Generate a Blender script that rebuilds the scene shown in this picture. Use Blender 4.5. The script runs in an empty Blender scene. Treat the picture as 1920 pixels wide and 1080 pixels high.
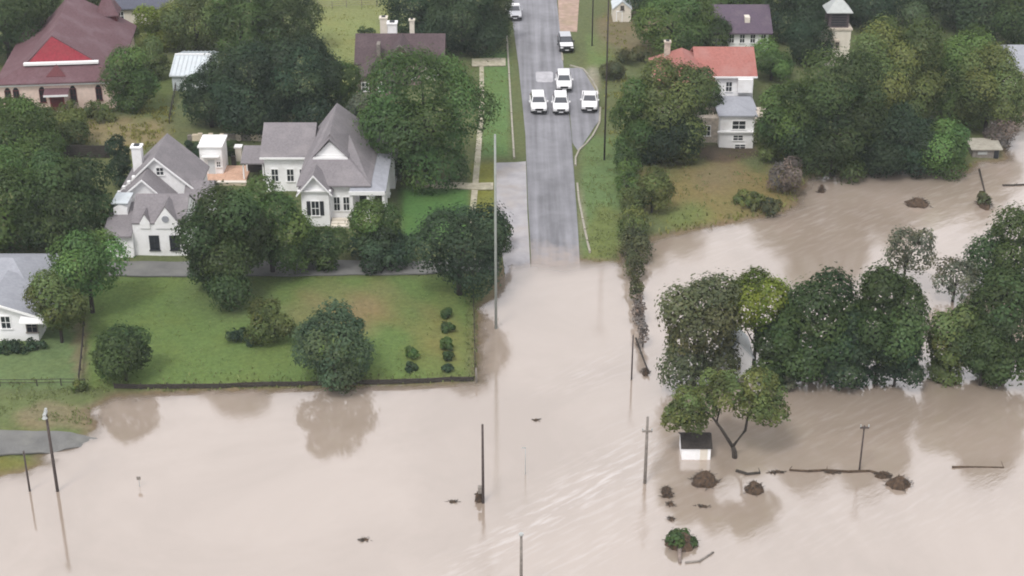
import bpy, math, random
import numpy as np
from mathutils import Vector, Matrix

random.seed(7); rng = np.random.default_rng(7)
scn = bpy.context.scene
C = scn.collection
R = math.radians

# ------------------------------------------------------------------ camera
F = 3000.0; PITCH = math.atan(1490 / 3000); H = 70.0
cp, sp = math.cos(PITCH), math.sin(PITCH)
cam = bpy.data.cameras.new('camera'); co = bpy.data.objects.new('camera', cam); C.objects.link(co)
cam.sensor_width = 36; cam.lens = 36 * F / 1920; cam.clip_start = 1; cam.clip_end = 5000
co.location = (0, 0, H); co.rotation_euler = (math.pi / 2 - PITCH, 0, 0)
scn.camera = co

# ------------------------------------------------------------------ sky, sun, exposure
SUN_EL, SUN_AZ = R(56), R(208)          # azimuth clockwise from +Y: high, behind the camera
w = bpy.data.worlds.new('World'); scn.world = w; w.use_nodes = True
nt = w.node_tree; nt.nodes.clear()
out = nt.nodes.new('ShaderNodeOutputWorld'); bg = nt.nodes.new('ShaderNodeBackground')
sky = nt.nodes.new('ShaderNodeTexSky'); sky.sky_type = 'NISHITA'; sky.sun_disc = False
sky.sun_elevation = SUN_EL; sky.sun_rotation = SUN_AZ; sky.dust_density = 4; sky.air_density = 1.0
mix = nt.nodes.new('ShaderNodeMixRGB'); mix.inputs['Fac'].default_value = 0.86
mix.inputs['Color2'].default_value = (7.9, 7.75, 7.9, 1)       # even overcast cloud cover
nt.links.new(sky.outputs['Color'], mix.inputs['Color1'])
nt.links.new(mix.outputs['Color'], bg.inputs['Color']); bg.inputs['Strength'].default_value = 0.12
nt.links.new(bg.outputs['Background'], out.inputs['Surface'])
sl = bpy.data.lights.new('sun', 'SUN'); sl.energy = 1.5; sl.angle = R(14); sl.color = (1, .97, .93)
so = bpy.data.objects.new('sun', sl); C.objects.link(so)
sd = Vector((math.sin(SUN_AZ) * math.cos(SUN_EL), math.cos(SUN_AZ) * math.cos(SUN_EL), math.sin(SUN_EL)))
so.rotation_euler = sd.to_track_quat('Z', 'Y').to_euler()
vs = scn.view_settings; vs.view_transform = 'Standard'; vs.look = 'None'; vs.gamma = 1; vs.exposure = 0.47
vs.use_curve_mapping = False
scn.render.engine = 'CYCLES'
scn.cycles.use_denoising = True
scn.cycles.max_bounces = 6; scn.cycles.diffuse_bounces = 3; scn.cycles.glossy_bounces = 3
scn.cycles.transmission_bounces = 3; scn.cycles.transparent_max_bounces = 6
scn.cycles.filter_width = 1.9

# ------------------------------------------------------------------ photograph pixel <-> ground
def ray(u, v):
    a = (u - 960) / F; b = (540 - v) / F
    return (a, cp + b * sp, -sp + b * cp)
def G(u, v, z=0.0):
    d = ray(u, v); t = (z - H) / d[2]
    return (d[0] * t, d[1] * t)
def zat(u, v, Y):
    d = ray(u, v); t = Y / d[1]
    return H + d[2] * t

SHORE_PX = [(-900, 960), (-300, 925), (0, 894), (50, 884), (84, 868), (70, 858), (92, 846), (135, 834), (178, 806), (172, 768), (212, 745),
            (360, 733), (560, 728), (760, 722), (893, 716), (897, 640), (899, 575), (925, 556), (938, 520), (952, 497), (990, 489), (1040, 490),
            (1090, 487), (1130, 491), (1160, 490), (1172, 468), (1200, 468), (1222, 447), (1300, 431), (1400, 412), (1470, 398), (1492, 384), (1496, 362),
            (1520, 334), (1600, 322), (1700, 318), (1815, 322), (1836, 304), (1884, 300), (1888, 250), (1925, 205), (2050, 110), (2250, -60), (2600, -250)]
SH = np.array([G(u, v) for u, v in SHORE_PX])
POLY = np.vstack([SH, [(700, 320), (700, 1500), (-900, 1500), (-900, SH[0, 1])]])
def sdist(x, y):
    x = np.asarray(x, float); y = np.asarray(y, float)
    best = np.full(x.shape, 1e9); ins = np.zeros(x.shape, bool)
    n = len(POLY)
    for i in range(n):
        ax, ay = POLY[i]; bx, by = POLY[(i + 1) % n]
        dx, dy = bx - ax, by - ay
        t = np.clip(((x - ax) * dx + (y - ay) * dy) / (dx * dx + dy * dy + 1e-9), 0, 1)
        best = np.minimum(best, (x - ax - t * dx) ** 2 + (y - ay - t * dy) ** 2)
        c = ((ay > y) != (by > y)) & (x < (bx - ax) * (y - ay) / (by - ay + 1e-12) + ax)
        ins ^= c
    d = np.sqrt(best)
    return np.where(ins, d, -d)
def height(x, y):
    x = np.asarray(x, float); y = np.asarray(y, float)
    d = sdist(x, y)
    d = d + .32 * np.sin(x * 1.9 + 1.1 * np.sin(y * .8)) * np.sin(y * 1.6 + .7 * np.sin(x * 1.1)) + .22 * np.sin(x * 4.3 + y * 2.9) * np.sin(y * 3.7 - x * 1.3)
    g = np.exp(-((x - 5) / 5.5) ** 2 - ((y - 146.5) / 6) ** 2); d = d * (1 - .8 * g)
    up = 0.55 * (1 - np.exp(-np.maximum(d, 0) / 2.2)) + 0.012 * np.clip(d, 0, 60)
    dn = -1.4 * (1 - np.exp(np.minimum(d, 0) / 4.0))
    rough = 0.05 * np.sin(x * .55 + 1.3) * np.sin(y * .47) + 0.03 * np.sin(x * 1.3 + y * .9)
    return np.where(d > 0, up + rough * np.clip(d / 3, 0, 1), dn)
def hgt(x, y): return float(height(np.array([x]), np.array([y]))[0])
def P(u, v, water=False):
    z = 0.0
    x, y = G(u, v, 0)
    if water: return Vector((x, y, 0))
    for _ in range(6):
        z = max(hgt(x, y), 0.0); x, y = G(u, v, z)
    return Vector((x, y, z))
def pxm(Y, z=0): return F / (Y * cp + (H - z) * sp)

# ------------------------------------------------------------------ materials
M = {}
def mk(name): 
    m = bpy.data.materials.new(name); m.use_nodes = True; M[name] = m
    return m, m.node_tree.nodes, m.node_tree.links, m.node_tree.nodes['Principled BSDF']
def basic(name, col, rough=0.7, var=0.12, scale=3.0, spec=0.3, metal=0.0, bump=0.0, bscale=20.0, dirt=None, dirt_scale=.6, stretch=None):
    """principled with procedural tone variation, optional stains and bump"""
    m, N, L, b = mk(name)
    b.inputs['Roughness'].default_value = rough; b.inputs['Metallic'].default_value = metal
    b.inputs['Specular IOR Level'].default_value = spec
    tc = N.new('ShaderNodeTexCoord'); mp = N.new('ShaderNodeMapping'); L.new(tc.outputs['Object'], mp.inputs['Vector'])
    if stretch: mp.inputs['Scale'].default_value = stretch
    n = N.new('ShaderNodeTexNoise'); n.inputs['Scale'].default_value = scale; n.inputs['Detail'].default_value = 6
    L.new(mp.outputs['Vector'], n.inputs['Vector'])
    mr = N.new('ShaderNodeMapRange'); mr.inputs[1].default_value = .3; mr.inputs[2].default_value = .7
    mr.inputs[3].default_value = 1 - var; mr.inputs[4].default_value = 1 + var
    L.new(n.outputs['Fac'], mr.inputs[0])
    mu = N.new('ShaderNodeVectorMath'); mu.operation = 'SCALE'; mu.inputs[0].default_value = col[:3]
    L.new(mr.outputs[0], mu.inputs['Scale'])
    last = mu.outputs[0]
    if dirt:
        n2 = N.new('ShaderNodeTexNoise'); n2.inputs['Scale'].default_value = dirt_scale; n2.inputs['Detail'].default_value = 8
        n2.inputs['Roughness'].default_value = .65; L.new(mp.outputs['Vector'], n2.inputs['Vector'])
        r2 = N.new('ShaderNodeMapRange'); r2.inputs[1].default_value = .48; r2.inputs[2].default_value = .72; L.new(n2.outputs['Fac'], r2.inputs[0])
        r2.inputs[4].default_value = .75
        mx = N.new('ShaderNodeMixRGB'); L.new(r2.outputs[0], mx.inputs['Fac']); L.new(last, mx.inputs['Color1']); mx.inputs['Color2'].default_value = (*dirt, 1)
        last = mx.outputs['Color']
    L.new(last, b.inputs['Base Color'])
    if bump:
        n3 = N.new('ShaderNodeTexNoise'); n3.inputs['Scale'].default_value = bscale; n3.inputs['Detail'].default_value = 4; L.new(mp.outputs['Vector'], n3.inputs['Vector'])
        bp = N.new('ShaderNodeBump'); bp.inputs['Strength'].default_value = bump; bp.inputs['Distance'].default_value = .05
        L.new(n3.outputs['Fac'], bp.inputs['Height']); L.new(bp.outputs['Normal'], b.inputs['Normal'])
    return m

basic('white_wall', (.86, .86, .87), .75, .05, 1.5, dirt=(.68, .67, .65), dirt_scale=.7)
basic('cream_wall', (.68, .63, .55), .8, .06, 1.5, dirt=(.55, .5, .42))
basic('peach_wall', (.72, .57, .5), .85, .1, 2.5, dirt=(.6, .46, .39), bump=.3)
basic('stone_wall', (.5, .44, .37), .9, .25, 3, dirt=(.34, .29, .24), bump=.6, bscale=6)
basic('mauve_wall', (.26, .19, .19), .85, .15, 3, dirt=(.2, .15, .15))
basic('white_trim', (.84, .84, .84), .6, .03)
basic('grey_roof', (.20, .185, .195), .85, .14, 5, dirt=(.27, .25, .255), dirt_scale=.5, bump=.5, bscale=12)
basic('blue_roof', (.30, .31, .345), .7, .1, 3, dirt=(.24, .25, .28), bump=.3, bscale=9)
basic('maroon_roof', (.125, .066, .075), .8, .2, 4, dirt=(.185, .125, .14), dirt_scale=.35, bump=.4, bscale=11)
basic('brown_roof', (.085, .06, .066), .85, .18, 4, dirt=(.13, .095, .1), dirt_scale=.5, bump=.5, bscale=11)
basic('red_gable', (.26, .03, .045), .75, .2, 4, dirt=(.25, .05, .055))
basic('maroon_paint', (.10, .02, .025), .6, .2, 5)
basic('red_roof', (.33, .13, .11), .8, .16, 4, dirt=(.36, .19, .17), dirt_scale=.4, bump=.5, bscale=10)
basic('purple_roof', (.10, .075, .105), .8, .15, 4, dirt=(.15, .12, .14), bump=.4)
basic('slate_roof', (.085, .09, .12), .7, .15, 4, bump=.4)
basic('metal_roof', (.55, .6, .63), .42, .05, 2, spec=.5, dirt=(.44, .46, .47), dirt_scale=.8)
basic('belfry_wood', (.09, .07, .075), .9, .25, 5)
basic('dark_shutter', (.025, .028, .033), .6, .2, 6)
basic('dark_timber', (.045, .038, .033), .9, .3, 4, bump=.6, bscale=8)
basic('grey_timber', (.2, .18, .16), .9, .25, 4, bump=.6, bscale=8)
basic('pole_wood', (.075, .06, .055), .9, .25, 4, bump=.5, bscale=9)
basic('grey_steel', (.26, .28, .26), .6, .1, 2, spec=.4)
basic('galvanised', (.4, .42, .41), .55, .08, 2, spec=.5, metal=.2)
basic('terracotta', (.56, .36, .26), .85, .12, 3)
basic('beige_stone', (.55, .47, .36), .9, .15, 3, bump=.4, bscale=8)
basic('brush_debris', (.075, .05, .033), .95, .4, 3, bump=.8, bscale=6)
basic('bark', (.05, .042, .035), .95, .3, 5, bump=.7, bscale=7, stretch=(3, 3, .6))
basic('pale_bark', (.21, .17, .15), .95, .25, 5, bump=.5, bscale=7)
basic('white_paint', (.8, .8, .81), .28, .015, 2, spec=.5)
basic('silver_paint', (.5, .51, .54), .3, .02, 2, spec=.5, metal=.3)
basic('black_paint', (.015, .015, .018), .25, .1, 2, spec=.5)
basic('black_plastic', (.012, .012, .014), .55, .1, 4)
basic('tyre_rubber', (.018, .018, .018), .9, .2, 6)
basic('alloy', (.45, .45, .46), .35, .05, 3, metal=.8)
basic('lamp_glass', (.75, .76, .78), .12, .02, 3, spec=.7)
basic('red_lens', (.3, .01, .01), .2, .02, 3, spec=.6)
basic('kerb_concrete', (.33, .31, .26), .9, .18, 2.5, dirt=(.3, .27, .22), bump=.3)
basic('concrete_pad', (.34, .33, .345), .9, .14, .8, dirt=(.36, .32, .285), dirt_scale=.25, bump=.3)
basic('path_concrete', (.38, .35, .27), .9, .25, 1.5, dirt=(.2, .22, .11), dirt_scale=.6)
basic('alley_tarmac', (.15, .15, .145), .92, .15, .7, dirt=(.2, .2, .18), dirt_scale=.4, bump=.3)
basic('dirt_track', (.36, .26, .21), .95, .2, 1.2, dirt=(.26, .22, .13), dirt_scale=.5)
basic('road_paint', (.42, .415, .44), .8, .15, 1.4, dirt=(.34, .34, .36), dirt_scale=1.2)

# asphalt with wheel tracks, patches and cracks
m, N, L, b = mk('asphalt')
b.inputs['Roughness'].default_value = .72; b.inputs['Specular IOR Level'].default_value = .45
tc = N.new('ShaderNodeTexCoord')
mp = N.new('ShaderNodeMapping'); mp.inputs['Scale'].default_value = (1.6, .035, 1); L.new(tc.outputs['Object'], mp.inputs['Vector'])
n1 = N.new('ShaderNodeTexNoise'); n1.inputs['Scale'].default_value = 1.0; n1.inputs['Detail'].default_value = 5; L.new(mp.outputs['Vector'], n1.inputs['Vector'])
n2 = N.new('ShaderNodeTexNoise'); n2.inputs['Scale'].default_value = .22; n2.inputs['Detail'].default_value = 9; n2.inputs['Roughness'].default_value = .7; L.new(tc.outputs['Object'], n2.inputs['Vector'])
ad = N.new('ShaderNodeMath'); ad.operation = 'ADD'; L.new(n1.outputs['Fac'], ad.inputs[0]); L.new(n2.outputs['Fac'], ad.inputs[1])
cr = N.new('ShaderNodeValToRGB'); cr.color_ramp.elements[0].position = .38; cr.color_ramp.elements[0].color = (.135, .135, .147, 1)
cr.color_ramp.elements[1].position = .66; cr.color_ramp.elements[1].color = (.275, .275, .30, 1)
hf = N.new('ShaderNodeMath'); hf.operation = 'MULTIPLY'; hf.inputs[1].default_value = .5; L.new(ad.outputs[0], hf.inputs[0]); L.new(hf.outputs[0], cr.inputs['Fac'])
sx_ = N.new('ShaderNodeSeparateXYZ'); L.new(tc.outputs['Object'], sx_.inputs[0])          # silt left by the flood near the waterline
rm_ = N.new('ShaderNodeMapRange'); rm_.inputs[1].default_value = 154; rm_.inputs[2].default_value = 146; L.new(sx_.outputs['Y'], rm_.inputs[0])
nm = N.new('ShaderNodeTexNoise'); nm.inputs['Scale'].default_value = .9; nm.inputs['Detail'].default_value = 8; L.new(tc.outputs['Object'], nm.inputs['Vector'])
am = N.new('ShaderNodeMath'); am.operation = 'ADD'; L.new(rm_.outputs[0], am.inputs[0]); L.new(nm.outputs['Fac'], am.inputs[1])
rs = N.new('ShaderNodeMapRange'); rs.inputs[1].default_value = .85; rs.inputs[2].default_value = 1.45; rs.inputs[4].default_value = .85; L.new(am.outputs[0], rs.inputs[0])
ml = N.new('ShaderNodeMixRGB'); L.new(rs.outputs[0], ml.inputs['Fac']); L.new(cr.outputs['Color'], ml.inputs['Color1']); ml.inputs['Color2'].default_value = (.33, .28, .25, 1)
L.new(ml.outputs['Color'], b.inputs['Base Color'])
n3 = N.new('ShaderNodeTexNoise'); n3.inputs['Scale'].default_value = 14; L.new(tc.outputs['Object'], n3.inputs['Vector'])
bp = N.new('ShaderNodeBump'); bp.inputs['Strength'].default_value = .35; bp.inputs['Distance'].default_value = .03; L.new(n3.outputs['Fac'], bp.inputs['Height']); L.new(bp.outputs['Normal'], b.inputs['Normal'])

# window glass
m, N, L, b = mk('window_glass')
b.inputs['Base Color'].default_value = (.02, .024, .03, 1); b.inputs['Roughness'].default_value = .08; b.inputs['Specular IOR Level'].default_value = .6
m, N, L, b = mk('windscreen')
b.inputs['Base Color'].default_value = (.05, .055, .065, 1); b.inputs['Roughness'].default_value = .06; b.inputs['Specular IOR Level'].default_value = .8

# ground: cover colour comes from a per-vertex ground-cover map, broken up by noise
m, N, L, b = mk('ground_cover')
b.inputs['Roughness'].default_value = .95; b.inputs['Specular IOR Level'].default_value = .1
at = N.new('ShaderNodeAttribute'); at.attribute_name = 'cover'
tc = N.new('ShaderNodeTexCoord')
na = N.new('ShaderNodeTexNoise'); na.inputs['Scale'].default_value = .16; na.inputs['Detail'].default_value = 10; na.inputs['Roughness'].default_value = .68; L.new(tc.outputs['Object'], na.inputs['Vector'])
nb = N.new('ShaderNodeTexNoise'); nb.inputs['Scale'].default_value = 2.3; nb.inputs['Detail'].default_value = 8; nb.inputs['Roughness'].default_value = .7; L.new(tc.outputs['Object'], nb.inputs['Vector'])
r1 = N.new('ShaderNodeMapRange'); r1.inputs[1].default_value = .46; r1.inputs[2].default_value = .68; r1.inputs[4].default_value = .32; L.new(na.outputs['Fac'], r1.inputs[0])
mx = N.new('ShaderNodeMixRGB'); L.new(r1.outputs[0], mx.inputs['Fac']); L.new(at.outputs['Color'], mx.inputs['Color1'])
tw = N.new('ShaderNodeMixRGB'); tw.blend_type = 'MULTIPLY'; tw.inputs['Fac'].default_value = 1; L.new(at.outputs['Color'], tw.inputs['Color1']); tw.inputs['Color2'].default_value = (1.18, .86, .72, 1)
L.new(tw.outputs['Color'], mx.inputs['Color2'])
r2 = N.new('ShaderNodeMapRange'); r2.inputs[1].default_value = .25; r2.inputs[2].default_value = .75; r2.inputs[3].default_value = .68; r2.inputs[4].default_value = 1.32; L.new(nb.outputs['Fac'], r2.inputs[0])
sc_ = N.new('ShaderNodeVectorMath'); sc_.operation = 'SCALE'; L.new(mx.outputs['Color'], sc_.inputs[0]); L.new(r2.outputs[0], sc_.inputs['Scale'])
L.new(sc_.outputs[0], b.inputs['Base Color'])
bp = N.new('ShaderNodeBump'); bp.inputs['Strength'].default_value = .8; bp.inputs['Distance'].default_value = .15; L.new(nb.outputs['Fac'], bp.inputs['Height']); L.new(bp.outputs['Normal'], b.inputs['Normal'])

# muddy flood water
m, N, L, b = mk('flood_water')
tc = N.new('ShaderNodeTexCoord')
nz = N.new('ShaderNodeTexNoise'); nz.inputs['Scale'].default_value = .05; nz.inputs['Detail'].default_value = 7; nz.inputs['Roughness'].default_value = .6; nz.inputs['Distortion'].default_value = .8; L.new(tc.outputs['Object'], nz.inputs['Vector'])
cr = N.new('ShaderNodeValToRGB'); cr.color_ramp.elements[0].position = .35; cr.color_ramp.elements[0].color = (.30, .243, .195, 1)
cr.color_ramp.elements[1].position = .68; cr.color_ramp.elements[1].color = (.385, .318, .265, 1); L.new(nz.outputs['Fac'], cr.inputs['Fac'])
at = N.new('ShaderNodeAttribute'); at.attribute_name = 'foam'
mx = N.new('ShaderNodeMixRGB'); mx.inputs['Color2'].default_value = (.52, .47, .44, 1); L.new(cr.outputs['Color'], mx.inputs['Color1'])
mf = N.new('ShaderNodeTexNoise'); mf.inputs['Scale'].default_value = 1.0; mf.inputs['Detail'].default_value = 8
mpf = N.new('ShaderNodeMapping'); mpf.vector_type = 'TEXTURE'; mpf.inputs['Rotation'].default_value = (0, 0, R(40)); mpf.inputs['Scale'].default_value = (2.6, .5, 1); L.new(tc.outputs['Object'], mpf.inputs['Vector']); L.new(mpf.outputs['Vector'], mf.inputs['Vector'])
rf = N.new('ShaderNodeMapRange'); rf.inputs[1].default_value = .48; rf.inputs[2].default_value = .72; L.new(mf.outputs['Fac'], rf.inputs[0])
mm = N.new('ShaderNodeMath'); mm.operation = 'MULTIPLY'; L.new(rf.outputs[0], mm.inputs[0]); L.new(at.outputs['Fac'], mm.inputs[1]); L.new(mm.outputs[0], mx.inputs['Fac'])
L.new(mx.outputs['Color'], b.inputs['Base Color'])
fl = N.new('ShaderNodeAttribute'); fl.attribute_name = 'film'; L.new(fl.outputs['Fac'], b.inputs['Alpha'])     # thin at the margin, opaque silt where deep
b.inputs['Roughness'].default_value = .05; b.inputs['IOR'].default_value = 2.9; b.inputs['Specular IOR Level'].default_value = .5
rp = N.new('ShaderNodeTexNoise'); rp.inputs['Scale'].default_value = 1.1; rp.inputs['Detail'].default_value = 6; rp.inputs['Roughness'].default_value = .6
mpr = N.new('ShaderNodeMapping'); mpr.vector_type = 'TEXTURE'; mpr.inputs['Rotation'].default_value = (0, 0, R(40)); mpr.inputs['Scale'].default_value = (1.1, .42, 1); L.new(tc.outputs['Object'], mpr.inputs['Vector']); L.new(mpr.outputs['Vector'], rp.inputs['Vector'])
st = N.new('ShaderNodeMath'); st.operation = 'MULTIPLY_ADD'; st.inputs[1].default_value = .34; st.inputs[2].default_value = .028; L.new(at.outputs['Fac'], st.inputs[0])
bp = N.new('ShaderNodeBump'); bp.inputs['Distance'].default_value = .2; L.new(st.outputs[0], bp.inputs['Strength']); L.new(rp.outputs['Fac'], bp.inputs['Height']); L.new(bp.outputs['Normal'], b.inputs['Normal'])

# foliage: object colour times per-leaf tint, diffuse plus translucent
m, N, L, b = mk('foliage')
N.remove(b); mo = N['Material Output']
oi = N.new('ShaderNodeObjectInfo'); at = N.new('ShaderNodeAttribute'); at.attribute_name = 'tint'
vm = N.new('ShaderNodeVectorMath'); vm.operation = 'MULTIPLY'; L.new(oi.outputs['Color'], vm.inputs[0]); L.new(at.outputs['Color'], vm.inputs[1])
df = N.new('ShaderNodeBsdfDiffuse'); L.new(vm.outputs[0], df.inputs['Color'])
tr = N.new('ShaderNodeBsdfTranslucent'); L.new(vm.outputs[0], tr.inputs['Color'])
ms = N.new('ShaderNodeMixShader'); ms.inputs[0].default_value = .28; L.new(df.outputs[0], ms.inputs[1]); L.new(tr.outputs[0], ms.inputs[2])
gl = N.new('ShaderNodeBsdfGlossy'); gl.inputs['Roughness'].default_value = .45; gl.inputs['Color'].default_value = (.8, .85, .9, 1)
m2 = N.new('ShaderNodeMixShader'); m2.inputs[0].default_value = .012; L.new(ms.outputs[0], m2.inputs[1]); L.new(gl.outputs[0], m2.inputs[2])
L.new(m2.outputs[0], mo.inputs['Surface'])

# ------------------------------------------------------------------ mesh builder
class MB:
    def __init__(s): s.v = []; s.f = []
    def add(s, vs, fs):
        o = len(s.v); s.v += [tuple(p) for p in vs]; s.f += [tuple(i + o for i in f) for f in fs]; return s
    def box(s, x0, x1, y0, y1, z0, z1):
        return s.add([(x0, y0, z0), (x1, y0, z0), (x1, y1, z0), (x0, y1, z0), (x0, y0, z1), (x1, y0, z1), (x1, y1, z1), (x0, y1, z1)],
                     [(0, 3, 2, 1), (4, 5, 6, 7), (0, 1, 5, 4), (1, 2, 6, 5), (2, 3, 7, 6), (3, 0, 4, 7)])
    def slab(s, poly, t, d=(0, 0, -1)):
        n = len(poly); b = [(p[0] + d[0] * t, p[1] + d[1] * t, p[2] + d[2] * t) for p in poly]
        return s.add(list(poly) + b, [tuple(range(n)), tuple(range(2 * n - 1, n - 1, -1))] + [(i, i + n, (i + 1) % n + n, (i + 1) % n) for i in range(n)])
    def prism(s, poly_xz, y0, y1):      # outline in x,z extruded along y
        return s.slab([(x, y0, z) for x, z in poly_xz], y1 - y0, (0, 1, 0))
    def prism_x(s, poly_yz, x0, x1):
        return s.slab([(x0, y, z) for y, z in poly_yz], x1 - x0, (1, 0, 0))
    def tube(s, pts, rad, n=7, cap=True):
        pts = [Vector(p) for p in pts]; o = len(s.v)
        up = Vector((0, 0, 1))
        for i, p in enumerate(pts):
            d = (pts[min(i + 1, len(pts) - 1)] - pts[max(i - 1, 0)]).normalized()
            a = d.cross(up if abs(d.z) < .9 else Vector((1, 0, 0))).normalized(); bb = d.cross(a).normalized()
            r = rad[i] if isinstance(rad, (list, tuple)) else rad
            for k in range(n):
                t = 2 * math.pi * k / n
                s.v.append(tuple(p + a * (r * math.cos(t)) + bb * (r * math.sin(t))))
        for i in range(len(pts) - 1):
            for k in range(n):
                s.f.append((o + i * n + k, o + i * n + (k + 1) % n, o + (i + 1) * n + (k + 1) % n, o + (i + 1) * n + k))
        if cap:
            s.f.append(tuple(o + k for k in range(n - 1, -1, -1))); e = o + (len(pts) - 1) * n; s.f.append(tuple(e + k for k in range(n)))
        return s
    def build(s, name, mat, parent=None, off=(0, 0, 0), smooth=False, bevel=0):
        me = bpy.data.meshes.new(name)
        me.from_pydata([(x - off[0], y - off[1], z - off[2]) for x, y, z in s.v], [], s.f); me.update()
        o = bpy.data.objects.new(name, me); C.objects.link(o)
        me.materials.append(M[mat] if isinstance(mat, str) else mat)
        if smooth: me.polygons.foreach_set('use_smooth', [True] * len(me.polygons))
        if bevel:
            bm_ = o.modifiers.new('bevel', 'BEVEL'); bm_.width = bevel; bm_.segments = 2; bm_.limit_method = 'ANGLE'
        if parent: o.parent = parent
        return o
def tag(o, label=None, cat=None, group=None, kind=None):
    if label: o['label'] = label
    if cat: o['category'] = cat
    if group: o['group'] = group
    if kind: o['kind'] = kind
    return o
def empty(name, loc, rz=0.0):
    o = bpy.data.objects.new(name, None); C.objects.link(o); o.location = loc; o.rotation_euler[2] = rz; o.empty_display_size = .5
    return o

# ------------------------------------------------------------------ ground sheet
def axis(lo, hi, step, far_lo, far_hi):
    a = list(np.arange(lo, hi + .01, step)); s = step; x = lo
    pre = []
    while x > far_lo: s *= 1.5; x -= s; pre.append(x)
    s = step; x = hi; post = []
    while x < far_hi: s *= 1.5; x += s; post.append(x)
    return np.array(pre[::-1] + a + post)
gx = axis(-92, 92, .6, -1500, 1500); gy = axis(88, 262, .6, -800, 3000)
X, Y = np.meshgrid(gx, gy); Z = height(X, Y)
nx, ny = len(gx), len(gy)
verts = np.stack([X.ravel(), Y.ravel(), Z.ravel()], 1).astype(np.float32)
idx = np.arange(nx * ny).reshape(ny, nx)
quads = np.stack([idx[:-1, :-1], idx[:-1, 1:], idx[1:, 1:], idx[1:, :-1]], -1).reshape(-1, 4).astype(np.int32)
def fast_mesh(name, verts, faces, k):
    me = bpy.data.meshes.new(name)
    me.vertices.add(len(verts)); me.vertices.foreach_set('co', verts.astype(np.float32).ravel())
    nf = len(faces); me.loops.add(nf * k); me.loops.foreach_set('vertex_index', faces.astype(np.int32).ravel())
    me.polygons.add(nf); me.polygons.foreach_set('loop_start', np.arange(0, nf * k, k, dtype=np.int32))
    me.update(calc_edges=True); me.validate()
    return me
me = fast_mesh('ground', verts, quads, 4)
# ground cover colours (what grows or lies there), drawn as soft patches of real ground
def to_px(x, y, z):
    dep = y * cp - (z - H) * sp; dep = np.where(dep < 5, 5, dep)
    return 960 + F * x / dep, 540 - F * (y * sp + (z - H) * cp) / dep
U, V = to_px(X.ravel(), Y.ravel(), np.maximum(Z.ravel(), 0))
cov = np.tile(np.array([.105, .125, .055]), (nx * ny, 1))
def patch(u, v, ru, rv, col, soft=.35, amt=1.0):
    q = np.sqrt(((U - u) / ru) ** 2 + ((V - v) / rv) ** 2)
    wob = .12 * np.sin(U * .05 + V * .03) + .08 * np.sin(V * .11 - U * .07)
    a = np.clip((1 + wob - q) / soft, 0, 1)[:, None] * amt
    cov[:] = cov * (1 - a) + np.array(col) * a
def rectp(u0, u1, v0, v1, col, soft=12, amt=1.0):
    a = np.clip(np.minimum(np.minimum(U - u0, u1 - U), np.minimum(V - v0, v1 - V)) / soft, 0, 1)[:, None] * amt
    cov[:] = cov * (1 - a) + np.array(col) * a
rectp(160, 905, 512, 735, (.108, .162, .05)); rectp(-300, 160, 600, 735, (.115, .165, .07))
rectp(-300, 200, 735, 900, (.12, .15, .06), amt=.8)
patch(120, 780, 110, 30, (.21, .17, .11), amt=.7); patch(20, 875, 90, 22, (.14, .15, .045))
patch(660, 580, 150, 62, (.23, .155, .09), soft=.9, amt=.7); patch(830, 640, 70, 90, (.19, .16, .06), soft=.9, amt=.7)
patch(440, 560, 120, 50, (.12, .14, .075), soft=.9, amt=.6); patch(150, 660, 14, 80, (.17, .15, .09), amt=.8)
rectp(745, 885, 345, 460, (.075, .155, .045)); rectp(880, 935, 300, 420, (.16, .17, .04))
rectp(895, 960, 90, 300, (.10, .17, .06)); patch(660, 90, 105, 120, (.19, .22, .085)); rectp(590, 740, -80, 45, (.18, .2, .08))
patch(235, 250, 120, 38, (.2, .17, .09)); patch(270, 160, 60, 70, (.11, .14, .05))
rectp(1085, 1170, 250, 500, (.11, .165, .065)); patch(1112, 150, 16, 45, (.3, .28, .22), soft=.6, amt=.8); patch(1092, 420, 10, 70, (.26, .25, .17), soft=.6, amt=.7); patch(1130, 440, 40, 70, (.14, .16, .05), amt=.7); rectp(1095, 1150, 60, 130, (.12, .17, .06))
patch(1350, 365, 190, 75, (.17, .145, .06)); patch(1350, 330, 90, 45, (.17, .14, .078), soft=.8, amt=.8); patch(1280, 405, 80, 30, (.13, .16, .055), soft=.7)
patch(1190, 60, 80, 60, (.15, .13, .075)); patch(1350, 285, 100, 20, (.08, .06, .045), amt=.9)
d = sdist(X.ravel(), Y.ravel()); a = np.clip((.9 - d) / .8, 0, 1)[:, None]      # wet mud along the waterline
cov[:] = cov * (1 - a * .8) + np.array([.17, .125, .085]) * a * .8
ca = me.color_attributes.new('cover', 'FLOAT_COLOR', 'POINT'); ca.data.foreach_set('color', np.concatenate([cov, np.ones((nx * ny, 1))], 1).astype(np.float32).ravel())
me.polygons.foreach_set('use_smooth', [True] * len(me.polygons)); me.materials.append(M['ground_cover'])
go = bpy.data.objects.new('ground', me); C.objects.link(go); tag(go, kind='structure')

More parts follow.
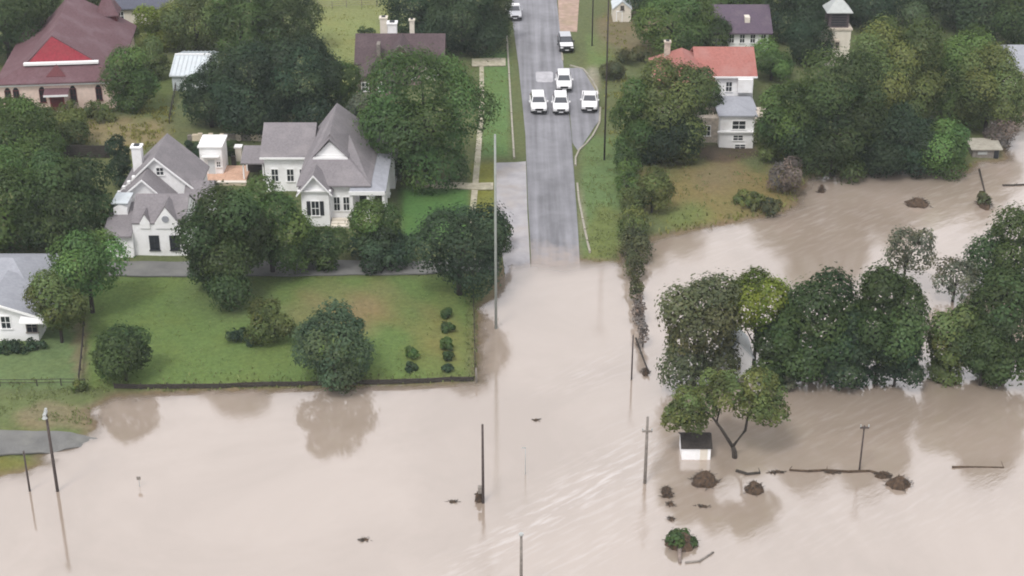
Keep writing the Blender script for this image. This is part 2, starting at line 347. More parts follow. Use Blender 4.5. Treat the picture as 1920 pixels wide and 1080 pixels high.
# ------------------------------------------------------------------ flood water
wx = axis(-80, 80, .5, -1400, 1400); wy = axis(90, 215, .5, -800, 700)
WX, WY = np.meshgrid(wx, wy); WU, WV = to_px(WX.ravel(), WY.ravel(), np.zeros(WX.size))
def blob(u, v, ru, rv, ang):
    c, s = math.cos(ang), math.sin(ang); a = (WU - u) * c + (WV - v) * s; bq = -(WU - u) * s + (WV - v) * c
    return np.exp(-(a / ru) ** 2 - (bq / rv) ** 2)
foam = .8 * blob(1010, 975, 230, 36, -.58) + .3 * blob(1100, 1040, 300, 30, -.5) + .4 * blob(1180, 880, 120, 70, -.6) + .2 * blob(1650, 960, 420, 60, -.15) + .32 * blob(1600, 800, 280, 55, 0) + .3 * blob(1130, 690, 110, 30, -.35) + .36 * blob(1560, 410, 330, 60, -.1) + .3 * blob(1860, 340, 120, 90, 0)
foam = np.clip(foam, 0, 1)
n_x, n_y = len(wx), len(wy); iw = np.arange(n_x * n_y).reshape(n_y, n_x)
xx, yy = WX.ravel(), WY.ravel(); ac = xx * .68 - yy * .73; al = xx * .73 + yy * .68      # across and along the current
wz = foam * .035 * (np.sin(ac * 1.9 + 1.6 * np.sin(al * .23) + np.sin(al * .61)) + .7 * np.sin(ac * 3.3 + 2.1 * np.sin(al * .37 + 1)))
me = fast_mesh('flood_water', np.stack([WX.ravel(), WY.ravel(), wz], 1), np.stack([iw[:-1, :-1], iw[:-1, 1:], iw[1:, 1:], iw[1:, :-1]], -1).reshape(-1, 4), 4)
hw = height(WX.ravel(), WY.ravel()); film = np.where(hw < 0, 1 - np.exp(hw / .16), 0.0)
fb = me.attributes.new('film', 'FLOAT', 'POINT'); fb.data.foreach_set('value', film.astype(np.float32))
fa = me.attributes.new('foam', 'FLOAT', 'POINT'); fa.data.foreach_set('value', foam.astype(np.float32))
me.polygons.foreach_set('use_smooth', [True] * len(me.polygons)); me.materials.append(M['flood_water'])
wo = bpy.data.objects.new('water', me); C.objects.link(wo); tag(wo, kind='structure')

# ------------------------------------------------------------------ roads, pads, paths
def strip(name, left, right, mat, lift, n=60, thick=.12, m_=6, kind='structure'):
    """a sheet between two photo polylines (same number of knots), laid on the terrain"""
    def samp(line, t):
        k = t * (len(line) - 1); i = min(int(k), len(line) - 2); q = k - i
        return (line[i][0] * (1 - q) + line[i + 1][0] * q, line[i][1] * (1 - q) + line[i + 1][1] * q)
    Lw = [P(*p) for p in left]; Rw = [P(*p) for p in right]
    mb = MB()
    for i in range(n + 1):
        t = i / n; a = samp(Lw, t); c = samp(Rw, t)
        for j in range(m_ + 1):
            q = j / m_; x = a[0] * (1 - q) + c[0] * q; y = a[1] * (1 - q) + c[1] * q
            mb.v.append((x, y, hgt(x, y) + lift))
    for i in range(n):
        for j in range(m_):
            a = i * (m_ + 1) + j; mb.f.append((a, a + m_ + 1, a + m_ + 2, a + 1))
    o = mb.build(name, mat); 
    sm = o.modifiers.new('solid', 'SOLIDIFY'); sm.thickness = thick; sm.offset = -1
    return tag(o, kind=kind)
strip('road', [(948, -90), (955, 0), (972, 120), (985, 250), (990, 380), (996, 492), (1000, 560)], [(1042, -90), (1044, 0), (1056, 120), (1071, 250), (1080, 380), (1087, 490), (1094, 560)], 'asphalt', .07, 200, m_=14)
strip('concrete_apron', [(930, 306), (930, 400), (945, 500), (950, 540)], [(986, 303), (989, 400), (994, 492), (997, 540)], 'concrete_pad', .05, 80, m_=10)
strip('parking_bay', [(1058, 128), (1066, 190), (1071, 240), (1073, 268)], [(1092, 128), (1122, 180), (1124, 225), (1085, 285)], 'asphalt', .055, 30)
strip('alley', [(200, 492), (400, 492), (600, 492), (790, 492), (935, 489)], [(200, 519), (400, 519), (600, 518), (790, 516), (935, 512)], 'alley_tarmac', .06, 60)
strip('flooded_road', [(-120, 812), (0, 810), (90, 812), (150, 818), (190, 822)], [(-120, 862), (0, 857), (60, 853), (110, 846), (160, 836)], 'alley_tarmac', .10, 40)
strip('dirt_track', [(1046, -60), (1046, 0), (1049, 60)], [(1088, -60), (1086, 0), (1082, 60)], 'dirt_track', .05, 20)
strip('sidewalk', [(899, 120), (899, 200), (890, 300), (878, 420)], [(907, 120), (908, 200), (901, 300), (890, 420)], 'path_concrete', .06, 40)
strip('driveway', [(885, 112), (915, 111), (948, 111)], [(885, 126), (915, 125), (948, 125)], 'path_concrete', .065, 20)
strip('front_path', [(778, 341), (850, 344), (925, 345)], [(778, 352), (850, 355), (925, 357)], 'path_concrete', .07, 20)
# kerbs: raised stones, each a piece of the kerb
def kerb(name, line, skip=0, width=.22, h=.14, seg=2.4, mat='kerb_concrete'):
    pts = [P(*p) for p in line]
    acc = [0]
    for i in range(1, len(pts)): acc.append(acc[-1] + (pts[i] - pts[i - 1]).length)
    def at_(s):
        for i in range(1, len(acc)):
            if s <= acc[i] + 1e-6:
                q = (s - acc[i - 1]) / max(acc[i] - acc[i - 1], 1e-6); return pts[i - 1].lerp(pts[i], q)
        return pts[-1]
    root = empty(name, pts[0]); tag(root, kind='structure')
    n = max(2, int(acc[-1] / seg)); base = None
    for i in range(n):
        a = at_(acc[-1] * i / n); b_ = at_(acc[-1] * (i + 1) / n); d_ = b_ - a; ln = math.hypot(d_.x, d_.y) - .03
        mid = (a + b_) / 2; z = hgt(mid.x, mid.y)
        if i and random.random() < skip: continue
        if base is None:
            mb = MB().box(-.5, .5, -width / 2, width / 2, -.2, h); base = mb.build('kerb_stone', mat, root, bevel=0.02); o = base
        else:
            o = base.copy(); C.objects.link(o); o.parent = root
        o.location = (mid.x - pts[0].x, mid.y - pts[0].y, z - pts[0].z + .03 + random.uniform(-.05, .012))
        o.rotation_euler[2] = math.atan2(d_.y, d_.x); o.scale = (ln, 1, 1)
kerb('kerb_left', [(946, -40), (950, 60), (957, 180), (964, 298)])
kerb('kerb_right', [(1049, 62), (1056, 122), (1090, 126), (1117, 160), (1126, 190), (1124, 232), (1108, 262), (1082, 286), (1078, 300), (1086, 380), (1098, 440), (1106, 475)], .22)

# worn painted block on the road by the vehicles
m_ = MB(); c0 = P(1021, 146)
rr = [(-.95, -2.1), (.9, -2.15), (1.12, -1.6), (1.15, 1.7), (.95, 2.2), (-1.0, 2.1), (-1.15, 1.6), (-1.15, -1.5)]
m_.add([(c0.x + x, c0.y + y, hgt(c0.x + x, c0.y + y) + .10) for x, y in rr], [tuple(range(8))])
tag(m_.build('road_marking', 'road_paint'), kind='structure')

# ------------------------------------------------------------------ houses
class House:
    def __init__(s, name, u, v, label, cat='house', water=False):
        gx_, gy_ = G(u, v); s.o = (gx_, gy_, 0)
        p = P(u, v, water); s.root = tag(empty(name, p), label, cat)
    def part(s, mb, name, mat, parent=None, bevel=0):
        o = mb.build(name, mat, parent or s.root, (0, 0, 0) if False else s.o, bevel=bevel)
        return o
    def window(s, x, y, z, w_, h_, face='f', arch=False, shutters=None, frame='white_trim', glass='window_glass', mull=True):
        """window on a wall facing -y ('f'), -x ('l') or +x ('r'): a frame standing proud, glazing bars, sill, and a pane behind"""
        t = .08
        fr = MB(); pn = MB()
        def bx(mb, a0, a1, d0, d1, z0, z1):
            if face == 'f': mb.box(x + a0, x + a1, y - d1, y - d0, z0, z1)
            elif face == 'l': mb.box(x - d1, x - d0, y + a0, y + a1, z0, z1)
            else: mb.box(x + d0, x + d1, y + a0, y + a1, z0, z1)
        W2 = w_ / 2
        bx(fr, -W2 - t, -W2, -.02, .07, z, z + h_); bx(fr, W2, W2 + t, -.02, .07, z, z + h_)
        bx(fr, -W2 - t, W2 + t, -.02, .072, z + h_, z + h_ + t * 1.3); bx(fr, -W2 - .15, W2 + .15, -.02, .14, z - t, z)
        if mull:
            bx(fr, -.025, .025, .012, .05, z, z + h_); bx(fr, -W2, -.03, .012, .048, z + h_ * .5 - .025, z + h_ * .5 + .025); bx(fr, .03, W2, .012, .048, z + h_ * .5 - .025, z + h_ * .5 + .025)
        if arch:
            k = 8; pts = [(x + W2 * math.cos(math.pi * i / k), z + h_ + t * 1.3 + W2 * 1.1 * math.sin(math.pi * i / k)) for i in range(k + 1)]
            pn.prism(pts, y - .03, y)
        bx(pn, -W2, W2, .0, .012, z, z + h_)
        f_ = s.part(fr, 'window', frame); s.part(pn, 'pane', glass, f_)
        if shutters:
            for sg in (-1, 1):
                sh = MB(); a = sg * (W2 + t + .24); bx(sh, a - .2, a + .2, .0, .05, z, z + h_)
                s.part(sh, 'shutter', shutters)
        return f_
    def door(s, x, y, z, w_, h_, mat='dark_shutter', trim='white_trim'):
        d_ = s.part(MB().box(x - w_ / 2, x + w_ / 2, y - .05, y, z, z + h_), 'door', mat)
        tr_ = MB().box(x - w_ / 2 - .12, x - w_ / 2, y - .09, y, z, z + h_).box(x + w_ / 2, x + w_ / 2 + .12, y - .09, y, z, z + h_).box(x - w_ / 2 - .12, x + w_ / 2 + .12, y - .092, y, z + h_, z + h_ + .13)
        s.part(tr_, 'door_frame', trim, d_)
        s.part(MB().box(x + w_ * .3, x + w_ * .38, y - .11, y - .05, z + 1.0, z + 1.08), 'handle', 'alloy', d_)
    def gable_x(s, x0, x1, y0, y1, ze, zr, wall, roof, yr=None, ov=.4, z0=-.8, t=.16, rname='roof', wname='wall', trim=None):
        """block with a gable roof whose ridge runs along x"""
        yr = yr if yr is not None else (y0 + y1) / 2
        wo_ = s.part(MB().prism_x([(y0, z0), (y1, z0), (y1, ze), (yr, zr - .08), (y0, ze)], x0, x1), wname, wall)
        kf = (zr - ze) / (yr - y0); kb = (zr - ze) / (y1 - yr)
        rf = MB().slab([(x0 - ov, y0 - ov, ze - ov * kf + t), (x1 + ov, y0 - ov, ze - ov * kf + t), (x1 + ov, yr, zr + t), (x0 - ov, yr, zr + t)], t)
        rf.slab([(x0 - ov, yr, zr + t), (x1 + ov, yr, zr + t), (x1 + ov, y1 + ov, ze - ov * kb + t), (x0 - ov, y1 + ov, ze - ov * kb + t)], t)
        r_ = s.part(rf, rname, roof)
        if trim:
            s.part(MB().box(x0 - ov, x1 + ov, y0 - ov - .1, y0 - ov - .004, ze - ov * kf - .06, ze - ov * kf + t * .9), 'fascia', trim, r_)
        return wo_, r_
    def gable_y(s, x0, x1, y0, y1, ze, zr, wall, roof, xr=None, zl=None, ov=.35, z0=-.8, t=.16, rname='roof', wname='wall', trim=None, ovf=None):
        """block with its gable end facing the camera; ridge along y"""
        xr = xr if xr is not None else (x0 + x1) / 2; zl = ze if zl is None else zl; ovf = ov if ovf is None else ovf
        s.part(MB().prism([(x0, z0), (x1, z0), (x1, ze), (xr, zr - .08), (x0, zl)], y0, y1), wname, wall)
        kl = (zr - zl) / (xr - x0); kr = (zr - ze) / (x1 - xr)
        rf = MB().slab([(x0 - ov, y0 - ovf, zl - ov * kl + t), (xr, y0 - ovf, zr + t), (xr, y1, zr + t), (x0 - ov, y1, zl - ov * kl + t)], t)
        rf.slab([(xr, y0 - ovf, zr + t), (x1 + ov, y0 - ovf, ze - ov * kr + t), (x1 + ov, y1, ze - ov * kr + t), (xr, y1, zr + t)], t)
        r_ = s.part(rf, rname, roof)
        if trim:
            tm = MB()
            for (xa, za) in ((x0 - ov, zl - ov * kl), (x1 + ov, ze - ov * kr)):
                tm.slab([(xa, y0 - ovf - .09, za + t), (xr, y0 - ovf - .09, zr + t), (xr, y0 - ovf - .004, zr + t), (xa, y0 - ovf - .004, za + t)], .22)
            s.part(tm, 'barge_board', trim, r_)
        return r_
    def hip(s, x0, x1, y0, y1, ze, zr, wall, roof, ov=.45, z0=-.8, t=.16, ridge=None, rname='roof', wname='wall'):
        s.part(MB().box(x0, x1, y0, y1, z0, ze), wname, wall)
        X0, X1, Y0, Y1 = x0 - ov, x1 + ov, y0 - ov, y1 + ov
        if ridge is None:
            if X1 - X0 > Y1 - Y0: hh = (Y1 - Y0) / 2; a, b_ = (X0 + hh, (Y0 + Y1) / 2, zr), (X1 - hh, (Y0 + Y1) / 2, zr)
            else: hh = (X1 - X0) / 2; a, b_ = ((X0 + X1) / 2, Y0 + hh, zr), ((X0 + X1) / 2, Y1 - hh, zr)
        else: a, b_ = ridge
        A, B, Cc, D = (X0, Y0, ze), (X1, Y0, ze), (X1, Y1, ze), (X0, Y1, ze)
        if X1 - X0 > Y1 - Y0: polys = [(A, B, b_, a), (B, Cc, b_), (Cc, D, a, b_), (D, A, a)]
        else: polys = [(A, B, a), (B, Cc, b_, a), (Cc, D, b_), (D, A, a, b_)]
        rf = MB()
        for p in polys: rf.slab([(q[0], q[1], q[2] + t) for q in p], t)
        return s.part(rf, rname, roof)
    def chimney(s, x, y, z0, z1, w_=.9, mat='white_wall', parent=None):
        c = s.part(MB().box(x - w_ / 2, x + w_ / 2, y - w_ / 2, y + w_ / 2, z0, z1).box(x - w_ / 2 - .1, x + w_ / 2 + .1, y - w_ / 2 - .1, y + w_ / 2 + .1, z1 + .002, z1 + .18), 'chimney', mat, parent)
        s.part(MB().box(x - w_ * .28, x + w_ * .28, y - w_ * .28, y + w_ * .28, z1 + .185, z1 + .3), 'flue', 'dark_shutter', c)

# --- white house with the steep grey roof, beside the road
h = House('white_house', 620, 412, 'white house with a steep grey hipped roof and front porch beside the road')
h.part(MB().box(-22.3, -17.0, 157, 171, -.8, 4.2), 'wall', 'white_wall')
h.part(MB().box(-16.998, -15.3, 160, 170.9, -.8, 4.2), 'wall', 'white_wall')
t = .16
E0 = [(-22.8, 156.5, 4.15), (-15.0, 156.5, 4.15), (-15.0, 171.5, 4.15), (-22.8, 171.5, 4.15)]
GL, GR = (-21.1, 160.6, 5.95), (-17.9, 160.6, 5.95); AP, BK = (-19.55, 160.9, 8.3), (-19.6, 169.6, 8.6)
rf = MB()
for p in [(E0[0], E0[1], GR, GL), (E0[1], E0[2], BK, AP, GR), (E0[2], E0[3], BK), (E0[3], E0[0], GL, AP, BK)]: rf.slab([(q[0], q[1], q[2] + t) for q in p], t)
roof = h.part(rf, 'roof', 'grey_roof')
h.part(MB().slab([(GL[0], 160.4, 6.12), (GR[0], 160.4, 6.12), (AP[0], 160.4, 7.75)], .2, (0, 1, 0)), 'gablet', 'white_trim', roof)
h.part(MB().box(GL[0] - .25, GR[0] + .25, 160.0, 160.38, 5.86, 6.1), 'ledge', 'white_trim', roof)
tm = MB()
for a, b_ in ((GL, AP), (GR, AP)):
    sx = -.3 if a is GL else .3
    tm.slab([(a[0] + sx, 160.0, a[2] + .15), (b_[0], 160.0, 8.2), (b_[0], 161.3, 8.2), (a[0] + sx, 161.3, a[2] + .15)], .12)
h.part(tm, 'gablet_roof', 'grey_roof', roof)
h.gable_x(-27.4, -22.32, 165, 171.2, 4.3, 6.4, 'white_wall', 'grey_roof', yr=169.3, rname='wing_roof', trim='white_trim')
h.gable_x(-15.28, -13.2, 166, 172, 4.0, 5.9, 'white_wall', 'grey_roof', rname='wing_roof')
h.gable_y(-22.28, -19.4, 155.9, 158.6, 4.05, 5.75, 'white_wall', 'grey_roof', rname='wing_roof', trim='white_trim', ov=.45)
h.part(MB().box(-22.6, -19.1, 155.6, 155.895, 3.95, 4.12), 'cornice', 'white_trim')
h.part(MB().slab([(-17.2, 155.9, 3.95), (-13.4, 155.9, 3.95), (-13.4, 165.8, 4.25), (-15.1, 165.8, 4.25), (-15.1, 158, 4.3), (-17.2, 158, 4.3)], .2), 'porch_roof', 'blue_roof')
h.part(MB().box(-17.3, -13.5, 155.82, 155.898, 3.5, 3.93), 'porch_beam', 'white_trim')
h.part(MB().box(-17.2, -13.5, 156, 159.99, -.4, .55), 'porch_floor', 'cream_wall')
for x, y in ((-17.05, 156.1), (-15.3, 156.1), (-13.7, 156.1), (-13.7, 159.5), (-13.7, 163)):
    h.part(MB().box(x - .13, x + .13, y - .13, y + .13, .2, 3.72).box(x - .2, x + .2, y - .2, y + .2, .551, .75), 'column', 'white_trim')
for i in range(3): h.part(MB().box(-19.3, -17.3, 155.4 + i * .5, 155.898 + i * .5, -.5, .15 + i * .18), 'step', 'cream_wall')
h.door(-16.1, 160, .55, 1.0, 2.2); h.window(-14.9 + .1, 165.9, 1.4, .9, 1.4)
h.window(-20.85, 155.9, 1.2, .75, 1.6, shutters='dark_shutter')
for x in (-18.7, -17.7): h.window(x, 157, 1.3, .6, 1.5)
for x in (-26.3, -24.6, -23.2): h.window(x, 165, 1.3, .7, 1.4)
h.window(-27.4, 168, 1.4, .9, 1.5, 'l')

# --- white house with two dark windows and many gables, by the alley
h = House('gabled_house', 270, 478, 'white many gabled house with grey roofs and white chimney beside the alley')
h.gable_x(-38.58, -33.3, 148.5, 154.2, 3.5, 5.3, 'white_wall', 'grey_roof', yr=151.6, ov=.08)
h.gable_y(-36.3, -34.0, 148.38, 150.9, 3.6, 5.3, 'white_wall', 'grey_roof', z0=3.0, rname='dormer_roof', wname='front_gable', ov=.14, ovf=-.12)
h.gable_y(-37.8, -36.8, 148.39, 150.0, 3.6, 4.5, 'white_wall', 'grey_roof', z0=3.0, rname='dormer_roof', wname='front_gable', ov=.1, ovf=-.12)
k = 12
h.part(MB().prism([(-35.18 + .36 * math.cos(6.283 * i / k), 4.05 + .36 * math.sin(6.283 * i / k)) for i in range(k)], 148.31, 148.377), 'round_window', 'blue_roof')
for x in (-36.55, -34.5): h.window(x, 148.5, .6, .85, 1.5, frame='dark_shutter')
h.window(-39.9, 148, .9, .45, .8)
h.part(MB().prism_x([(148, -.8), (152.6, -.8), (152.6, 3.75), (148, 2.45)], -41.2, -38.6), 'wall', 'white_wall')
h.part(MB().slab([(-41.5, 147.6, 2.5), (-38.62, 147.6, 2.5), (-38.62, 152.9, 4.0), (-41.5, 152.9, 4.0)], .16), 'lean_to_roof', 'grey_roof')
h.part(MB().prism([(-40.95, 2.8), (-39.55, 2.8), (-39.55, 4.15), (-40.25, 4.6), (-40.95, 4.15)], 150.9, 153.5), 'dormer', 'white_wall')
h.part(MB().box(-41.1, -39.4, 150.8, 153.6, 4.62, 4.74), 'dormer_roof', 'metal_roof')
h.gable_y(-41.5, -36.0, 154.2, 157.1, 3.4, 5.9, 'white_wall', 'grey_roof', xr=-38.5, rname='wing_roof', trim='white_trim')
h.gable_y(-41.4, -33.8, 157.2, 164, 3.6, 7.1, 'white_wall', 'grey_roof', xr=-37.7, zl=3.6, rname='wing_roof', trim='white_trim')
h.window(-37.3, 157.2, 5.2, .7, .8)
h.gable_x(-34.4, -32.2, 155.5, 160, 2.9, 4.2, 'white_wall', 'grey_roof', rname='wing_roof', trim='white_trim')
h.part(MB().box(-33.8, -32.9, 155.4, 155.498, .2, 2.1), 'side_door', 'dark_shutter')
h.chimney(-40.3, 160.6, 2, 7.0, 1.0)
for i in range(4):
    x = -41.35 + i * .42
    z = 3.75 + i * .34
    h.part(MB().box(x - .16, x + .16, 155.2 + i * .55, 155.6 + i * .55, z + .08, z + .36), 'roof_light', 'white_trim')

# --- garden between the two white houses
h = House('pool_house', 398, 328, 'tall white flat roofed outbuilding behind the orange terrace', 'outbuilding')
yb = G(398, 328)[1]; x0 = -35.6; x1 = -33.1
h.part(MB().box(x0, x1, yb, yb + 3.4, -.5, 3.3), 'wall', 'white_wall'); h.part(MB().box(x0 - .15, x1 + .15, yb - .15, yb + 3.55, 3.302, 3.5), 'roof', 'white_trim')
h.door((x0 + x1) / 2, yb, 0, .8, 1.9, 'metal_roof'); h.window((x0 + x1) / 2 + .8, yb, 1.0, .4, .6)
h.part(MB().box(x0 + .3, x1 - .3, yb - .6, yb - .1, 2.3, 2.4), 'canopy', 'white_trim')
h = House('garden_terrace', 438, 346, 'orange paved terrace with low stone walls between the white houses', 'terrace')
ox_, oy_ = h.o[0], h.o[1]
for i in range(-4, 4):
    for j in range(8):
        if i < -2 and j > 3: continue
        h.part(MB().box(ox_ - 1.2 + i * .62, ox_ - 1.2 + i * .62 + .6, oy_ + .3 + j * .62, oy_ + .3 + j * .62 + .6, -.3, .16 + .01 * ((i * 3 + j) % 3)), 'paving_slab', 'terracotta')
h.part(MB().box(ox_ - 4.2, ox_ + 1.4, oy_ - .25, oy_ + .2, -.5, .3), 'low_wall', 'beige_stone')
h.part(MB().box(ox_ - 4.3, ox_ + 1.5, oy_ - .3, oy_ + .25, .302, .4), 'coping', 'cream_wall')
h.part(MB().box(ox_ - 4.4, ox_ - 4.05, oy_ - 3.2, oy_ - .3, -.5, .8), 'low_wall', 'beige_stone')
for x in (ox_ - 1.1, ox_ + .4): h.part(MB().box(x, x + .5, oy_ + 5.6, oy_ + 6.0, -.3, 1.1), 'planter', 'dark_timber')
h = House('garden_pavilion', 476, 340, 'small grey roofed garden pavilion beside the orange terrace', 'pavilion')
ox_, oy_ = h.o[0], h.o[1]
h.part(MB().slab([(ox_ - 1.3, oy_ - .3, 2.3), (ox_ + 1.3, oy_ - .3, 2.3), (ox_ + 1.3, oy_ + 2.6, 3.3), (ox_ - 1.3, oy_ + 2.6, 3.3)], .15), 'roof', 'grey_roof')
for x in (-1.15, 1.05):
    for y, zz in ((0, 2.2), (2.3, 3.05)): h.part(MB().box(ox_ + x, ox_ + x + .15, oy_ + y, oy_ + y + .15, -.3, zz), 'post', 'white_trim')
h.part(MB().box(ox_ - 1.2, ox_ + 1.2, oy_ + 2.46, oy_ + 2.56, -.3, 2.9), 'back_wall', 'dark_timber')
h = House('stone_garden_wall', 425, 262, 'long pale stone wall below the dark trees behind the garden', 'wall')
ox_, oy_ = h.o[0], h.o[1]; q = random.Random(3)
x = ox_ - 4.6
while x < ox_ + 4.6:
    w_ = q.uniform(.45, .9); h.part(MB().box(x, x + w_ - .03, oy_ - q.uniform(.2, .27), oy_ + .25, -.4, q.uniform(.45, .8)), 'stone', q.choice(('stone_wall', 'beige_stone', 'grey_timber'))); x += w_
h = House('stone_gate_pier', 449, 300, 'pale square gate pier beside the grey pavilion', 'pillar')
ox_, oy_ = h.o[0], h.o[1]
h.part(MB().box(ox_ - .35, ox_ + .35, oy_ - .35, oy_ + .35, -.3, 1.6), 'shaft', 'cream_wall'); h.part(MB().box(ox_ - .45, ox_ + .45, oy_ - .45, oy_ + .45, 1.602, 1.78), 'cap', 'white_trim')

# --- maroon roofed hall, top left
h = House('maroon_roofed_hall', 110, 205, 'peach walled hall with long maroon roof and red front gablet', 'hall')
h.root.rotation_euler[2] = R(6)
h.part(MB().box(-64.4, -50.4, 192, 214, -.8, 3.5), 'wall', 'peach_wall')
E0 = [(-64.9, 191.5, 3.45), (-49.9, 191.5, 3.45), (-49.9, 214.5, 3.45), (-64.9, 214.5, 3.45)]
GL, GR = (-61.2, 194.3, 5.15), (-52.6, 194.3, 5.15); GLb, GRb = (-61.2, 214.5, 5.15), (-52.6, 214.5, 5.15)
AP, BK = (-57.9, 195.6, 8.2), (-58.2, 214.5, 8.2)
rf = MB()
for p in [(E0[0], E0[1], GR, GL), (E0[1], E0[2], GRb, GR), (E0[3], E0[0], GL, GLb), (GL, AP, BK, GLb), (AP, GR, GRb, BK), (E0[2], E0[3], GLb, GRb)]: rf.slab([(q[0], q[1], q[2] + t) for q in p], t)
roof = h.part(rf, 'roof', 'maroon_roof')
h.part(MB().slab([(GL[0] + .25, 194.3, 5.3), (GR[0] - .25, 194.3, 5.3), (AP[0], 195.5, 8.25)], .2, (0, 1, 0)), 'gablet', 'red_gable', roof)
h.part(MB().box(GL[0] - .2, GR[0] + .3, 193.6, 194.2, 5.2, 5.48), 'ledge', 'white_trim', roof)
h.part(MB().slab([(-58.6, 192.3, 4.15), (-56.2, 192.3, 4.15), (-57.4, 193.6, 5.3)], .14), 'valley_panel', 'maroon_paint', roof)
h.part(MB().box(-64.6, -50.2, 191.72, 191.995, 3.18, 3.42), 'eaves_board', 'white_trim')
for x in (-63.4, -62.4, -59.25, -55.5, -52.4): h.window(x, 192, 1.0, .62, 1.55, arch=True, frame='maroon_paint')
h.door(-57.4, 191.1, .1, 1.5, 1.7, 'maroon_paint', 'red_gable')
h.part(MB().box(-58.5, -56.3, 191.1, 191.998, -.5, 2.2), 'porch', 'peach_wall')
h.part(MB().slab([(-58.9, 190.5, 2.35), (-55.9, 190.5, 2.35), (-55.9, 191.99, 2.75), (-58.9, 191.99, 2.75)], .14), 'porch_roof', 'maroon_roof')
h.part(MB().box(-58.9, -55.9, 190.44, 190.497, 2.12, 2.36), 'porch_fascia', 'white_trim')
for i in range(2): h.part(MB().box(-58.2, -56.6, 190.2 + i * .4, 190.598 + i * .4, -.4, .0 + i * .1), 'step', 'cream_wall')
for y in (195, 198, 201, 204, 208): h.window(-50.4, y, 1.0, .6, 1.5, 'r', frame='maroon_paint')
h.part(MB().box(-54.6, -52.1, 212, 214.9, 2.0, 5.9), 'bell_tower', 'maroon_paint')
tw_ = [(-54.9, 211.7, 5.9), (-51.8, 211.7, 5.9), (-51.8, 215.2, 5.9), (-54.9, 215.2, 5.9)]; ap = (-53.35, 213.4, 9.2)
rf = MB()
for i in range(4): rf.slab([tw_[i], tw_[(i + 1) % 4], ap], .12)
h.part(rf, 'spire', 'maroon_roof')

# --- slate roofed house at the very top left
h = House('slate_roofed_house', 255, 50, 'dark slate roof of a house behind the trees at the top left edge')
ox_, oy_ = h.o[0], h.o[1]
h.hip(ox_ - 4, ox_ + 4, oy_, oy_ + 8, 2.6, 4.4, 'cream_wall', 'slate_roof'); h.window(ox_ - 2, oy_, 1, .8, 1.2); h.window(ox_ + 2, oy_, 1, .8, 1.2)

# --- metal shed
h = House('metal_shed', 368, 178, 'pale blue white metal shed between the dark trees', 'shed')
h.gable_x(-44.3, -40.0, 199, 208.5, 2.0, 3.3, 'metal_roof', 'metal_roof', yr=203.2, ov=.25, trim=None)
h.part(MB().box(-44.5, -39.8, 203.05, 203.35, 3.47, 3.55), 'ridge_cap', 'white_trim')
for i in range(9):
    x = -44.4 + i * .56
    for ya, za, yb_, zb in ((198.8, 2.12, 203.0, 3.43), (203.4, 3.43, 208.7, 2.13)):
        h.part(MB().slab([(x, ya, za + .07), (x + .07, ya, za + .07), (x + .07, yb_, zb + .07), (x, yb_, zb + .07)], .06), 'roof_rib', 'metal_roof')
h.door(-42, 199, 0, 1.2, 1.9, 'blue_roof')

# --- brown roofed house
h = House('brown_roofed_house', 735, 165, 'low house with brown roof, centre gable and white chimneys behind the round tree')
h.gable_x(-20.4, -9.4, 203, 209.5, 2.5, 5.2, 'cream_wall', 'brown_roof')
h.gable_y(-17.2, -12.2, 201.4, 206, 2.7, 5.35, 'mauve_wall', 'brown_roof', rname='cross_gable_roof', trim='grey_timber')
h.window(-14.7, 201.4, 3.4, .6, .8); h.window(-16, 201.4, .8, .9, 1.3); h.window(-13.3, 201.4, .8, .9, 1.3)
h.gable_y(-20.0, -15.6, 196.6, 202.6, 2.0, 3.4, 'mauve_wall', 'brown_roof', rname='wing_roof')
h.window(-18.9, 196.6, .8, .8, 1.1); h.window(-16.8, 196.6, .8, .8, 1.1); h.window(-10.6, 203, .8, 1.1, 1.3)
h.chimney(-16.0, 207, 3.5, 6.5, 1.2); h.chimney(-17.2, 208, 3.5, 6.9, .9, 'cream_wall'); h.chimney(-13.4, 206.9, 3.5, 6.9, .6, 'cream_wall')
h.part(MB().box(-17.8, -17.35, 202.6, 204.0, 3.3, 5.0), 'dormer', 'grey_timber')

# --- blue grey roofed white house at the left edge
h = House('left_edge_house', 40, 638, 'white house with pale blue grey hipped roof at the left edge')
h.hip(-55, -44.9, 133.5, 142.2, 2.7, 4.5, 'white_wall', 'blue_roof', ridge=((-51.5, 137.9, 4.5), (-47.6, 137.9, 4.5)))
h.gable_y(-52.0, -43.6, 130, 136, 2.7, 4.1, 'white_wall', 'blue_roof', xr=-47.6, rname='front_roof', trim='white_trim', ov=.45)
h.window(-46.4, 130, 1.3, .8, 1.2); h.window(-49.8, 130, 1.3, .8, 1.2)
h.part(MB().slab([(-44.9, 129.0, 2.35), (-42.4, 129.0, 2.35), (-42.4, 129.99, 2.8), (-44.9, 129.99, 2.8)], .12), 'awning', 'white_trim')
h.window(-44.1, 130, .9, .9, 1.1, frame='grey_timber'); h.window(-43.6, 133, 1.2, .9, 1.3, 'r')

